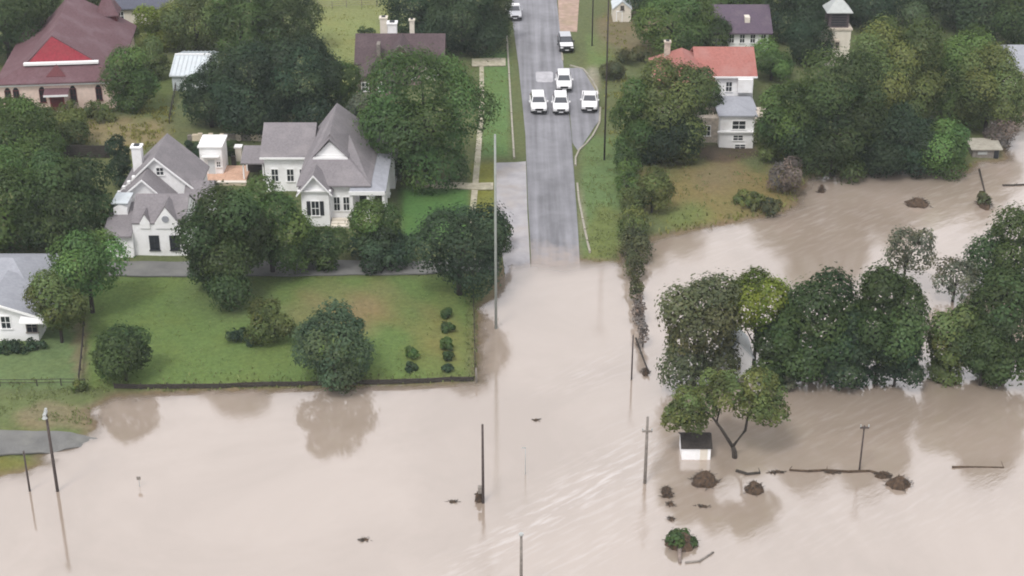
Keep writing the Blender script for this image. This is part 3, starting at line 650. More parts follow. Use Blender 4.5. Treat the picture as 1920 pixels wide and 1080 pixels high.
# --- red roofed house on the right bank
h = House('red_roofed_house', 1370, 275, 'grey white house with a faded red roof above the river bank')
h.gable_x(23.2, 30.0, 189.5, 198, 5.3, 7.4, 'white_wall', 'red_roof', rname='roof', trim='white_trim')
h.hip(18.0, 24.6, 185, 196, 5.0, 7.6, 'stone_wall', 'red_roof', rname='hipped_roof')
h.hip(24.7, 28.7, 178.5, 184.6, 4.0, 4.7, 'white_wall', 'blue_roof', rname='porch_tower_roof', ov=.3)
h.part(MB().box(24.4, 29.0, 178.2, 178.495, 2.0, 2.16), 'string_course', 'white_trim')
h.window(26.9, 178.5, 2.4, 1.5, 1.0); h.window(26.9, 178.5, 1.0, 1.1, .6); h.window(27.2, 178.5, -.05, 1.2, .5)
h.part(MB().box(22.0, 24.698, 180, 184.4, -.8, 3.2), 'side_wall', 'stone_wall'); h.window(23.4, 180, 1.0, .7, 1.2)
h.part(MB().box(28.0, 29.8, 188.6, 189.498, 3.3, 5.0), 'balcony_wall', 'white_wall'); h.part(MB().box(23.4, 29.9, 184.7, 189.498, -.8, 2.6), 'terrace', 'blue_roof')
h.window(25.2, 189.5, 3.2, .8, 1.2); h.window(27.0, 189.5, 3.2, .7, 1.2); h.chimney(19.6, 193.5, 6, 8.2, .7, 'stone_wall')
for x in (19.5, 21.8): h.window(x, 185, 2.8, .9, 1.4)
h.part(MB().box(28.702, 31.2, 180.5, 186, -.8, 2.4), 'annex', 'stone_wall')


# --- purple roofed house behind it
h = House('purple_roofed_house', 1390, 97, 'long white house with dark purple roof behind the red roofed house')
ox_, oy_ = h.o[0], h.o[1]
h.gable_x(ox_ - 3.6, ox_ + 3.6, oy_, oy_ + 8.5, 2.9, 5.3, 'white_wall', 'purple_roof', ov=.5)
for i in range(5): h.window(ox_ - 2.9 + i * 1.45, oy_, 1.3, .62, 1.15)
h.part(MB().box(ox_ + .4, ox_ + 1.1, oy_ + 1.2, oy_ + 2.6, 3.3, 4.5), 'dormer', 'cream_wall')
# --- small white gabled shed
h = House('white_gable_shed', 1166, 41, 'small white shed with gable end and dark vent near the top of the road', 'shed')
ox_, oy_ = h.o[0], h.o[1]
h.gable_y(ox_ - 1.3, ox_ + 1.3, oy_, oy_ + 4, 1.9, 3.0, 'cream_wall', 'metal_roof', ov=.12); h.window(ox_, oy_, 1.75, .4, .6, frame='grey_timber'); h.door(ox_ - .4, oy_, 0, .7, 1.5, 'cream_wall')
# --- stone tower
h = House('stone_tower', 1566, 124, 'pale stone tower with dark wooden belfry and pointed green grey cap', 'tower')
ox_, oy_ = h.o[0], h.o[1]
h.part(MB().box(ox_ - 1.7, ox_ + 1.7, oy_, oy_ + 3.4, -.8, 5.0), 'shaft', 'cream_wall'); h.part(MB().box(ox_ - 1.85, ox_ + 1.85, oy_ - .15, oy_ + 3.55, 5.002, 5.25), 'cornice', 'stone_wall')
h.part(MB().box(ox_ - 1.35, ox_ + 1.35, oy_ + .35, oy_ + 3.05, 5.252, 7.4), 'belfry', 'belfry_wood')
for i in range(5): h.part(MB().box(ox_ - 1.0, ox_ + 1.0, oy_ + .28, oy_ + .348, 5.55 + i * .34, 5.72 + i * .34), 'louvre', 'dark_shutter')
tw_ = [(ox_ - 1.75, oy_ - .05, 7.4), (ox_ + 1.75, oy_ - .05, 7.4), (ox_ + 1.75, oy_ + 3.45, 7.4), (ox_ - 1.75, oy_ + 3.45, 7.4)]; rf = MB()
for i in range(4): rf.slab([tw_[i], tw_[(i + 1) % 4], (ox_, oy_ + 1.7, 9.3)], .1)
h.part(rf, 'cap', 'galvanised'); h.window(ox_, oy_, 2.5, .4, 1.0, frame='stone_wall'); h.part(MB().box(ox_ - 1.2, ox_ + .2, oy_ - .5, oy_ - .002, 3.5, 3.7), 'ledge', 'stone_wall')
# --- roof at the right edge
h = House('right_edge_house', 1925, 165, 'blue grey roof corner of a house at the right edge')
ox_, oy_ = h.o[0], h.o[1]
h.gable_x(ox_ - 3.2, ox_ + 5, oy_, oy_ + 7, 2.4, 4.6, 'cream_wall', 'blue_roof'); h.window(ox_ - 1.5, oy_, .9, .8, 1.1)
# --- flooded shed
h = House('flooded_shed', 1305, 862, 'white shed with dark roof standing in the brown flood water', 'shed', water=True)
ox_, oy_ = h.o[0], h.o[1]
h.gable_x(ox_ - 1.15, ox_ + 1.15, oy_, oy_ + 2.2, 1.15, 1.75, 'white_wall', 'dark_timber', z0=-1.4, ov=.12, t=.1)
h.part(MB().box(ox_ - .1, ox_ + .1, oy_ - .04, oy_ - .002, -.2, 1.1), 'corner_post', 'white_trim'); h.part(MB().box(ox_ + .3, ox_ + .9, oy_ - .03, oy_ - .002, -.3, 1.0), 'door', 'cream_wall')
# --- white shed half hidden behind the flooded trees
h = House('hidden_shed', 1382, 712, 'pale shed half hidden behind the flooded trees on the right', 'shed', water=True)
ox_, oy_ = h.o[0], h.o[1]
h.gable_y(ox_ - 1.3, ox_ + 1.2, oy_ + .3, oy_ + 4, 2.2, 3.6, 'white_wall', 'metal_roof', z0=-1.4, ov=.2); h.window(ox_, oy_ + .3, 1.0, .5, .8)
# --- hut at the waterline on the far right
h = House('waterside_hut', 1848, 297, 'small grey flat roofed hut at the waterline by the bare bush', 'hut')
ox_, oy_ = h.o[0], h.o[1]
h.part(MB().box(ox_ - 1.6, ox_ + 1.5, oy_, oy_ + 2.2, -1, 1.1), 'wall', 'grey_timber'); h.part(MB().slab([(ox_ - 1.9, oy_ - .3, 1.25), (ox_ + 1.8, oy_ - .3, 1.25), (ox_ + 1.8, oy_ + 2.5, 1.6), (ox_ - 1.9, oy_ + 2.5, 1.6)], .12), 'roof', 'kerb_concrete')
h.part(MB().box(ox_ + .9, ox_ + 1.45, oy_ - .04, oy_ - .002, -.2, 1.0), 'door', 'dark_shutter'); h.part(MB().box(ox_ - 1.0, ox_ + .1, oy_ - .05, oy_ - .002, .5, .85), 'shutter', 'galvanised')

# ------------------------------------------------------------------ vehicles
def loft(mb, secs):
    """secs: list of closed rings (equal length) of points"""
    n = len(secs[0]); o = len(mb.v)
    for s_ in secs: mb.v += [tuple(p) for p in s_]
    for i in range(len(secs) - 1):
        for k in range(n): mb.f.append((o + i * n + k, o + i * n + (k + 1) % n, o + (i + 1) * n + (k + 1) % n, o + (i + 1) * n + k))
    mb.f.append(tuple(o + k for k in range(n - 1, -1, -1))); e = o + (len(secs) - 1) * n; mb.f.append(tuple(e + k for k in range(n)))
    return mb
def vehicle(name, u, v, label, cat, yaw=0, paint='white_paint', roofp=None, hoodp=None, style='suv', scale=1.0):
    p = P(u, v); root = empty(name, (p.x, p.y, hgt(p.x, p.y) + .075), R(yaw)); tag(root, label, cat, 'vehicles stopped on the road'); root.scale = (scale,) * 3
    roofp = roofp or paint; hoodp = hoodp or paint
    def ring(y, hw, z0, z1, ch=.12):       # chamfered cross-section
        return [(-hw + .06, y, z0), (hw - .06, y, z0), (hw, y, z0 + .15), (hw, y, z1 - ch), (hw - ch, y, z1), (-hw + ch, y, z1), (-hw, y, z1 - ch), (-hw, y, z0 + .15)]
    # front bumper at y=0 (towards the camera), length 4.9
    zb = [(0.0, .80, .42, .86), (.12, .93, .34, .95), (.55, .99, .33, 1.03), (1.45, 1.0, .33, 1.13), (3.2, 1.0, .33, 1.12), (4.5, .99, .34, 1.10), (4.82, .95, .38, 1.05), (4.9, .86, .45, .95)]
    loft(MB(), [ring(*q) for q in zb]).build('body', paint, root, smooth=False, bevel=.03)
    MB().slab([(-.86, .2, .985), (.86, .2, .985), (.9, 1.4, 1.145), (-.9, 1.4, 1.145)], .05).build('bonnet', hoodp, root, bevel=.02)
    yA, yB, yC, yD = (1.35, 2.1, 4.35, 4.8) if style == 'suv' else (1.35, 2.05, 3.1, 3.35)
    zt = 1.78 if style == 'suv' else 1.8
    cab = MB(); lo, hi = .93, .73
    cab.add([(-lo, yA, 1.10), (lo, yA, 1.10), (lo, yD, 1.10), (-lo, yD, 1.10), (-hi, yB, zt - .06), (hi, yB, zt - .06), (hi, yC, zt - .06), (-hi, yC, zt - .06)],
            [(0, 1, 5, 4), (1, 2, 6, 5), (2, 3, 7, 6), (3, 0, 4, 7), (4, 5, 6, 7), (3, 2, 1, 0)])
    cab.build('cabin', paint, root, bevel=.03)
    MB().box(-hi - .02, hi + .02, yB - .03, yC + .03, zt - .055, zt + .005).build('roof', roofp, root, bevel=.03)
    def quad(name_, pts, mat): return MB().slab(pts, .012).build(name_, mat, root)
    def mixp(a, b_, q): return tuple(a[i] * (1 - q) + b_[i] * q for i in range(3))
    def glass(name_, A, B, Cc, D, n, m0=.08, m1=.1):      # inset panel, pushed out along n
        pts = []
        for (s_, t_) in ((m0, m1), (1 - m0, m1), (1 - m0, 1 - m1), (m0, 1 - m1)):
            q = mixp(mixp(A, B, s_), mixp(D, Cc, s_), t_); pts.append((q[0] + n[0] * .025, q[1] + n[1] * .025, q[2] + n[2] * .025))
        return MB().slab(pts, .02, (-n[0], -n[1], -n[2])).build(name_, 'windscreen', root)
    c = cab.v
    glass('windscreen', c[0], c[1], c[5], c[4], (0, -.65, .75), .06, .1); glass('rear_window', c[2], c[3], c[7], c[6], (0, .8, .5))
    for sg, (a, b_, cc, d_) in ((1, (c[1], c[2], c[6], c[5])), (-1, (c[0], c[3], c[7], c[4]))):
        for s0, s1 in ((.04, .46), (.52, .96)):
            glass('side_window', mixp(a, b_, s0), mixp(a, b_, s1), mixp(d_, cc, s1), mixp(d_, cc, s0), (sg * .95, 0, .28), .06, .14)
        MB().box(sg * 1.0 - .0 if sg > 0 else -1.2, 1.2 if sg > 0 else -1.0, 1.62, 1.78, 1.12, 1.3).build('mirror', paint, root, bevel=.02)
        MB().box(sg * .7 - .2, sg * .7 + .2, -.02, .14, .70, .87).build('headlight', 'lamp_glass', root, bevel=.03)
        MB().box(sg * .86 - .09, sg * .86 + .09, 4.78, 4.92, .75, 1.0).build('tail_light', 'red_lens', root)
        for i, yy in enumerate((1.6, 2.75)): MB().box(sg * 1.0 - .012, sg * 1.0 + .012, yy, yy + 1.08, .5, 1.05).build('door', paint, root, bevel=.01)
        for yy in (.95, 3.85):
            wh = MB().tube([(sg * .78, yy, .36), (sg * 1.01, yy, .36)], .37, 18).build('wheel', 'tyre_rubber', root, bevel=.03)
            MB().tube([(sg * 1.0, yy, .36), (sg * 1.025, yy, .36)], .23, 12).build('rim', 'alloy', wh)
    MB().box(-.5, .5, -.03, .1, .62, .86).build('grille', 'black_plastic', root, bevel=.02)
    MB().box(-.9, .9, -.06, .3, .33, .58).build('bumper', 'black_plastic', root, bevel=.05)
    MB().box(-.26, .26, -.075, -.062, .42, .53).build('number_plate', 'lamp_glass', root)
    if style == 'pickup':
        MB().box(-.86, .86, 3.45, 4.75, 1.1, 1.125).build('load_bed', 'black_plastic', root)
        for sg in (-1, 1): MB().box(sg * .92 - .06, sg * .92 + .06, 3.4, 4.85, 1.09, 1.3).build('bed_side', paint, root, bevel=.02)
        MB().box(-.86, .86, 4.75, 4.86, 1.09, 1.3).build('tailgate', paint, root, bevel=.02)
    return root
vehicle('parked_car', 1011, 217, 'white sport utility vehicle leftmost in the front row on the road', 'car', 2)
vehicle('parked_car', 1052, 218, 'white vehicle in the middle of the front row on the road', 'car', 0)
vehicle('pickup_truck', 1105, 214, 'white pickup parked in the bay beside the kerb', 'pickup', -3, style='pickup')
vehicle('parked_car', 1058, 175, 'white vehicle right behind the middle one of the front row', 'car', 0)
vehicle('patrol_car', 1063, 101, 'black and white vehicle near the kerb further up the road', 'car', 3, 'black_paint', 'silver_paint', 'white_paint')
vehicle('pickup_truck', 966, 41, 'silver white pickup at the left kerb near the top of the road', 'pickup', 4, 'silver_paint', 'white_paint', style='pickup')

# ------------------------------------------------------------------ poles and posts
def pole(name, u, v, vt, label, r=.14, mat='pole_wood', arms=(), extra=None, lean=(0, 0), water=True, cat='utility pole'):
    p = P(u, v, water); z1 = zat(u, vt, p.y) - p.z
    root = tag(empty(name, p), label, cat)
    top = Vector((lean[0], lean[1], z1))
    MB().tube([(0, 0, -1.6), top * .5, top], [r, r * .88, r * .72], 10).build('shaft', mat, root, smooth=True)
    for (dz, ln) in arms:
        a = MB().box(top.x - ln / 2, top.x + ln / 2, -.2, -.08, z1 - dz - .07, z1 - dz + .07).build('cross_arm', mat, root)
        for s_ in (-.45, .45): MB().tube([(top.x + ln * s_, -.14, z1 - dz + .07), (top.x + ln * s_, -.14, z1 - dz + .27)], .05, 8).build('insulator', 'galvanised', a)
    return root, z1
pole('steel_pole', 930, 616, 252, 'very tall pale grey steel pole rising from the water left of the road', .14, 'grey_steel', cat='pole')
r_, z = pole('utility_pole', 108, 921, 772, 'dark utility pole with small lamp head standing in the left flood water', .13)
MB().box(-.12, .12, -.5, .1, z - .1, z + .02).build('lamp_arm', 'galvanised', r_); MB().tube([(0, -.42, z - .12), (0, -.42, z - .34)], [.1, .22], 10).build('lamp_shade', 'galvanised', r_); MB().tube([(0, 0, z), (.05, 0, z + .3)], [.16, .1], 8).build('cap', 'galvanised', r_)
pole('utility_pole', 56, 921, 846, 'shorter dark post left of the lamp pole in the flood water', .09, cat='post')
r_, z = pole('sign_post', 262, 912, 893, 'tiny sign post just showing above the flood water', .035, 'galvanised', cat='sign')
MB().box(-.16, .16, -.06, -.036, z - .3, z).build('sign_plate', 'grey_timber', r_)
r_, z = pole('utility_pole', 906, 943, 796, 'dark pole with flood debris caught at its foot near the current', .12)
MB().box(-.4, -.12, -.25, .15, 1.0, 1.55).build('meter_box', 'grey_timber', r_, bevel=.04)
r_, z = pole('utility_pole', 977, 1120, 1003, 'grey pole cut off by the bottom edge of the picture', .13, 'grey_timber')
MB().tube([(0, 0, z), (0, 0, z + .12)], [.17, .17], 10).build('cap', 'galvanised', r_); MB().tube([(0, 0, 1.3), (.28, -.1, 1.3)], .07, 8).build('bracket', 'galvanised', r_); MB().box(.2, .45, -.2, .02, 1.15, 1.45).build('junction_box', 'grey_timber', r_)
pole('utility_pole', 1209, 906, 782, 'grey utility pole in the water below the flooded crossing', .14, 'grey_timber', arms=((1.2, .8),))
pole('utility_pole', 1184, 712, 628, 'thin brown pole at the flooded end of the leafy fence', .08, cat='pole')
pole('utility_pole', 1611, 884, 798, 'thin brown pole beside the floating log on the right', .08, 'pole_wood', arms=((.1, .7),))
pole('utility_pole', 1133, 300, -40, 'tall dark utility pole on the verge right of the vehicles', .11, 'dark_timber', arms=((.6, 2.0),), water=False)
pole('utility_pole', 1110, 86, -120, 'dark utility pole on the verge near the top of the road', .1, 'dark_timber', arms=((.6, 2.0),), water=False)
r_, z = pole('marker_post', 985, 890, 838, 'slim pale post rising from the flooded crossing', .04, 'galvanised', cat='post')
MB().box(-.28, .02, -.05, -.03, z - .12, z).build('blade', 'galvanised', r_)
pole('corner_post', 893, 716, 690, 'short grey corner post where the lawn fences meet', .1, 'grey_timber', water=False, cat='post')

# ------------------------------------------------------------------ fences
def fence(name, line, label, spacing=2.6, hh=1.0, rails=(.45, .9), mat='dark_timber', pr=.05, rr=.03, boards=False):
    pts = [P(*q) for q in line]; root = tag(empty(name, pts[0]), label, 'fence')
    o = pts[0]
    for i in range(len(pts) - 1):
        a, b_ = pts[i], pts[i + 1]; n = max(1, round((b_ - a).length / spacing))
        for k in range(n + (1 if i == len(pts) - 2 else 0)):
            q = a.lerp(b_, k / n); z = hgt(q.x, q.y); MB().tube([(q.x - o.x, q.y - o.y, z - o.z - .4), (q.x - o.x, q.y - o.y, z - o.z + hh + random.uniform(-.05, .05))], pr, 6).build('post', mat, root)
        for k in range(n):
            q0 = a.lerp(b_, k / n); q1 = a.lerp(b_, (k + 1) / n); z0, z1 = hgt(q0.x, q0.y), hgt(q1.x, q1.y)
            for r_h in rails:
                s0 = Vector((q0.x - o.x, q0.y - o.y, z0 - o.z + r_h)); s1 = Vector((q1.x - o.x, q1.y - o.y, z1 - o.z + r_h))
                if boards:
                    MB().slab([s0 + Vector((0, -.06, .11)), s1 + Vector((0, -.06, .11)), s1 + Vector((0, .0, .11)), s0 + Vector((0, .0, .11))], .2).build('board', mat, root)
                else: MB().tube([s0, s1], rr, 5).build('rail', mat, root)
    return root
fence('front_lawn_fence', [(215, 728), (560, 724), (760, 719), (888, 714)], 'low dark board fence along the waterline of the big lawn', 2.4, .55, (.12, .36), boards=True)
fence('verge_fence', [(-60, 724), (0, 724), (70, 724), (160, 723)], 'thin post and rail fence on the grass below the left edge house', 2.2, .7, (.35, .65))
fence('side_lawn_fence', [(886, 524), (889, 600), (891, 700)], 'thin dark fence along the road side of the big lawn', 2.6, 1.0, (.3, .6, .95))
fence('garden_divider', [(160, 592), (156, 650), (149, 716)], 'dark wire fence dividing the left lawn from the big lawn', 2.2, .8, (.4, .75), rr=.05)
fence('field_fence', [(596, 16), (650, 14), (735, 12)], 'faint grey fence across the far end of the pale field', 2.6, 1.1, (.4, .7, 1.0), 'grey_timber')
fence('dark_yard_fence', [(92, 294), (150, 296), (205, 297)], 'dark solid yard fence behind the many gabled house', 1.6, 1.7, (.2, .42, .64, .86, 1.08, 1.3, 1.5), boards=True)
fence('shed_side_fence', [(334, 110), (330, 170), (318, 232)], 'thin dark fence running from the metal shed toward the garden', 2.6, 1.1, (.4, .7, 1.0))
fence('leafy_fence', [(1165, 300), (1172, 380), (1182, 470)], 'overgrown fence along the right verge of the road', 2.4, 1.2, (.4, .8, 1.15), 'grey_timber')

# ------------------------------------------------------------------ trees
PAL = {'dark': (.050, .080, .026), 'mid': (.076, .125, .034), 'fresh': (.086, .152, .043), 'blue': (.064, .098, .048), 'olive': (.10, .126, .039),
       'yellow': (.125, .165, .025), 'pale': (.115, .125, .08), 'brown': (.085, .093, .042), 'grey': (.17, .14, .12), 'deep': (.036, .062, .030)}
def crown_arrays(rx, ry, z0, z1, r, leaf=.20, dens=1.0, lobes=None, gap=0.0):
    cz, rz = (z0 + z1) / 2, (z1 - z0) / 2; rm = (rx * ry * rz) ** (1 / 3)
    nl = lobes * 2 if lobes else int(np.clip(11 + rm * 4.6, 16, 36))
    # lobes: clumps of twigs filling an irregular ellipsoid, flatter below
    dirs = r.normal(size=(nl, 3)); dirs /= np.linalg.norm(dirs, axis=1)[:, None]
    if z0 < .12 * z1:                       # skirted crown: keeps its width down to the ground
        fk = np.where(dirs[:, 2] < .1, np.minimum(1.7, .95 / np.sqrt(np.maximum(1 - dirs[:, 2] ** 2, .05))), 1.0); dirs[:, 0] *= fk; dirs[:, 1] *= fk
    rad = (r.uniform(.25, 1.0, nl) ** .6)[:, None] * .80; lc = dirs * rad * np.array([rx, ry, rz])
    lr = r.uniform(.28, .54, nl) * min(rm, 1.4 * min(rx, rz)) * (1.1 if nl < 26 else .92)
    lc = np.vstack([lc, [[0, 0, -.15 * rz]]]); lr = np.append(lr, .6 * min(rx, ry, rz)); nl += 1
    ltone = r.uniform(.62, 1.5, nl); lhue = r.uniform(-.12, .12, nl)
    area = 4 * math.pi * (lr ** 2); n = int(np.clip(area.sum() * 17 * dens / (leaf / .2) ** 2, 600, 60000))
    li = r.choice(nl, n, p=area / area.sum())
    dv = r.normal(size=(n, 3)); dv /= np.linalg.norm(dv, axis=1)[:, None]; dv[:, 2] = np.where((dv[:, 2] < -.25) & (r.random(n) < .5), -dv[:, 2], dv[:, 2])
    sh = np.where(r.random(n) < .16, r.uniform(1.0, 1.3, n), r.uniform(.74, 1.05, n))
    ext = np.percentile(np.abs(lc[li] + dv * lr[li][:, None]), 98.5, axis=0); k_ = np.array([rx, ry, rz]) / ext; lc = lc * k_; lr = lr * float(k_.mean())
    pos = lc[li] + dv * (lr[li] * sh)[:, None]
    d2 = np.linalg.norm(pos[:, None, :] - lc[None], axis=2) / lr[None]; d2[np.arange(n), li] = 9
    keep = d2.min(1) > .74
    if gap: keep &= r.random(n) > gap
    keep &= pos[:, 2] + cz > min(z0, 0) - .1
    pos, dv, li = pos[keep], dv[keep], li[keep]; n = len(pos)
    nn = dv + r.normal(size=(n, 3)) * .24 + np.array([0, 0, .3]); nn /= np.linalg.norm(nn, axis=1)[:, None]
    a = np.cross(nn, r.normal(size=(n, 3))); a /= np.linalg.norm(a, axis=1)[:, None]; b_ = np.cross(nn, a)
    s_ = (leaf * r.uniform(.6, 1.3, n))[:, None]; asp = r.uniform(.5, .85, n)[:, None]
    bend = nn * s_ * r.uniform(-.25, .1, n)[:, None]
    vs_ = np.stack([pos + a * s_ + bend, pos + b_ * s_ * asp, pos - a * s_ + bend, pos - b_ * s_ * asp], 1).reshape(-1, 3)
    vs_[:, 2] += cz
    tone = ltone[li] * r.uniform(.88, 1.12, n); hue = lhue[li] + r.normal(size=n) * .04
    col = np.stack([tone * (1 + hue), tone, tone * (1 - hue * .8)], 1)
    col = np.repeat(col, 4, 0)
    return vs_, col, lc + np.array([0, 0, cz]), lr
def leaf_object(name, arr, parent, color, mat='foliage'):
    vs_, col = arr[0], arr[1]; nq = len(vs_) // 4
    me = fast_mesh(name, vs_, np.arange(nq * 4).reshape(-1, 4), 4)
    ca = me.color_attributes.new('tint', 'FLOAT_COLOR', 'POINT'); ca.data.foreach_set('color', np.concatenate([col, np.ones((len(col), 1))], 1).astype(np.float32).ravel())
    me.materials.append(M[mat]); o = bpy.data.objects.new(name, me); C.objects.link(o); o.parent = parent; o.color = (*color, 1)
    return o
NT = [0]
def tree(u, vb, wpx, vt, tone, label, name='broadleaf_tree', lo=.02, cat='tree', dens=1.0, leaf=None, water=False, gap=0.0, lean=0.0, bark='bark', lobes=None, group=None, trunk=True, dk=1.0):
    NT[0] += 1; r = np.random.default_rng(100 + NT[0])
    p = P(u, vb, water); s_ = pxm(p.y, 2); rx = wpx / s_ / 2; ry = rx * r.uniform(.85, 1.0) * dk
    # the crown's near side hides the base: lift the silhouette top by its depth
    Hh = max(zat(u, vt, p.y) - p.z, .6)
    base = Vector(p); base.y += 0
    root = tag(empty(name, base), label, cat, group)
    z0 = Hh * lo
    leaf_ = leaf or float(np.clip(.115 + rx * .009, .12, .165))
    arr = crown_arrays(rx, ry, z0, Hh, r, leaf_, dens, lobes, gap)
    if lean: arr[0][:, 0] += lean * np.clip(arr[0][:, 2] / Hh, 0, 1)
    col = np.array(PAL[tone]) * r.uniform(.9, 1.1); leaf_object('crown', arr, root, col)
    if trunk:
        tr_ = max(.06, rx * .055); zc = (z0 + Hh) / 2
        mb = MB(); q = random.Random(NT[0])
        mb.tube([(0, 0, -.8), (q.uniform(-.1, .1), 0, zc * .35), (q.uniform(-.2, .2) + lean * .3, q.uniform(-.1, .1), zc * .8), (lean * .6, 0, zc + .4)], [tr_ * 1.35, tr_, tr_ * .75, tr_ * .35], 7)
        lc, lr = arr[2], arr[3]
        for i in range(min(7, len(lc) - 1)):
            c = lc[i]; st_ = Vector((0 + lean * .2, 0, zc * (.35 + .07 * i))); e = Vector((c[0] + lean * .5, c[1], c[2]))
            mid = st_.lerp(e, .55) + Vector((0, 0, .12 * rx)); mb.tube([st_, mid, e], [tr_ * .5, tr_ * .33, tr_ * .12], 5)
        mb.build('trunk', bark, root, smooth=True)
    return root

T = tree
# far left
T(35, 320, 150, 198, 'mid', 'mid green tree at the left edge above the white gabled house')
T(20, 465, 185, 288, 'mid', 'big leafy tree at the left edge behind the blue grey roof')
T(125, 462, 175, 290, 'dark', 'broad dark tree left of the many gabled white house')
T(228, 350, 46, 255, 'deep', 'narrow dark evergreen against the left side of the gabled house', 'conifer_tree', lo=.05)
T(174, 586, 135, 436, 'fresh', 'green tree with bare lower trunk beside the dividing fence', lo=.34)
T(116, 642, 100, 512, 'olive', 'dense olive tree in front of the blue grey roofed house', lo=.16)
T(36, 656, 100, 640, 'deep', 'low dark hedge at the foot of the blue grey roofed house', 'hedge', 0, 'hedge', trunk=False, lobes=22, dk=.5)
T(238, 713, 106, 620, 'dark', 'rounded dark bush on the left side of the big lawn', 'bush', .04, 'bush')
T(148, 733, 28, 715, 'olive', 'small bush at the lower end of the dividing fence', 'bush', 0, 'bush', trunk=False, lobes=6)
# middle left
T(440, 556, 165, 362, 'dark', 'largest dark oak on the alley in front of the white houses')
T(512, 512, 145, 345, 'mid', 'broad oak between the terrace and the alley')
T(606, 503, 96, 424, 'dark', 'dark tree in front of the white house beside the alley')
T(392, 540, 74, 470, 'dark', 'low dark tree at the left foot of the largest oak')
T(702, 470, 98, 378, 'mid', 'round tree in front of the porch of the white house')
T(712, 492, 128, 438, 'deep', 'dark clipped hedge below the porch of the white house', 'hedge', 0, 'hedge', trunk=False, lobes=14)
T(800, 338, 225, 104, 'fresh', 'very large round green tree between the white house and the road')
T(745, 330, 90, 225, 'mid', 'smaller tree leaning on the right roof of the white house')
T(862, 552, 178, 406, 'deep', 'dark spreading tree at the flooded corner beside the road', dens=1.0, lo=.2)
T(930, 470, 56, 400, 'dark', 'dark bush against the concrete apron left of the road', 'bush', .05, 'bush')
T(512, 640, 90, 569, 'olive', 'round olive bush in the middle of the big lawn', 'bush', .02, 'bush')
T(455, 640, 60, 618, 'deep', 'low dark brush heap left of the round lawn bush', 'brush_heap', 0, 'brush', trunk=False, lobes=6)
T(627, 716, 140, 588, 'blue', 'big pale green bush at the waterline of the lawn', 'bush', .02, 'bush')
for i, (u, vb, w_, vt, c_, lab) in enumerate([(772, 672, 26, 652, 'fresh', 'small round shrub in the upper place of the lawn pair'), (773, 694, 26, 684, 'deep', 'small dark shrub nearest the water, below the round one'),
        (840, 596, 26, 580, 'dark', 'uppermost of the shrubs in the row near the lawn fence'), (842, 622, 28, 606, 'dark', 'second shrub from the top in the row near the lawn fence'),
        (838, 656, 24, 634, 'mid', 'tallest shrub in the row near the lawn fence'), (840, 675, 22, 660, 'dark', 'shrub just below the tallest one in the lawn row'),
        (840, 696, 24, 683, 'deep', 'lowest dark shrub of the row near the lawn fence'), (642, 598, 34, 587, 'deep', 'small dark shrub just above the big waterline bush'), (672, 612, 24, 603, 'dark', 'tiny shrub right of the dark one above the waterline bush')]):
    T(u, vb, w_, vt, c_, lab, 'shrub', 0, 'shrub', trunk=False, lobes=7, group='shrubs planted on the lawn', dens=1.6)
# upper left
T(398, 238, 120, 128, 'deep', 'dark tree just right of the metal shed')
T(475, 245, 155, 85, 'deep', 'tallest dark tree behind the stone garden wall')
T(560, 240, 150, 76, 'deep', 'dark tree left of the pale field, behind the white house')
T(640, 225, 85, 122, 'mid', 'mid green tree at the corner of the pale field')
T(690, 245, 70, 178, 'pale', 'pale dry tree behind the steep grey roof', 'dry_tree')
T(535, 95, 120, -30, 'dark', 'dark tree at the top left corner of the pale field')
T(455, 100, 120, -25, 'mid', 'mid green tree above the metal shed at the top')
T(370, 95, 115, 0, 'olive', 'olive tree left above the metal shed')
T(300, 85, 100, 8, 'yellow', 'yellowish tree right of the maroon spire')
T(252, 205, 90, 92, 'mid', 'bushy tree right of the peach walled hall')
T(280, 150, 70, 70, 'olive', 'olive tree between the hall and the metal shed')
T(20, 120, 150, -40, 'dark', 'dark tree overhanging the left side of the maroon roof')
T(75, 75, 110, -50, 'mid', 'green tree behind the maroon roof at the top left')
T(165, 18, 110, -75, 'olive', 'olive tree behind the ridge of the maroon roof')
T(40, 240, 90, 188, 'mid', 'green bush left of the hall door', 'bush', .02, 'bush')
T(150, 225, 130, 200, 'olive', 'low row of bushes under the hall windows', 'hedge', 0, 'hedge', trunk=False, lobes=12)
T(110, 275, 120, 215, 'olive', 'olive bush on the yard below the hall', 'bush', .02, 'bush')
T(360, 300, 22, 262, 'deep', 'thin dark cypress left of the white outbuilding', 'cypress_tree', .02, lobes=7)
T(372, 325, 20, 268, 'deep', 'taller thin cypress touching the white outbuilding', 'cypress_tree', .02, lobes=8)
T(440, 292, 46, 268, 'dark', 'dark garden hedge above the orange terrace', 'hedge', 0, 'hedge', trunk=False, lobes=7)
T(790, 70, 120, -60, 'deep', 'dark tree right of the pale field at the top')
T(868, 98, 140, -45, 'deep', 'big dark tree left of the road at the top')
T(926, 80, 60, -30, 'dark', 'dark tree touching the left kerb at the top')
T(688, 62, 34, 52, 'dark', 'small dark shrub behind the left end of the brown roof', 'shrub', 0, 'shrub', trunk=False, lobes=6)
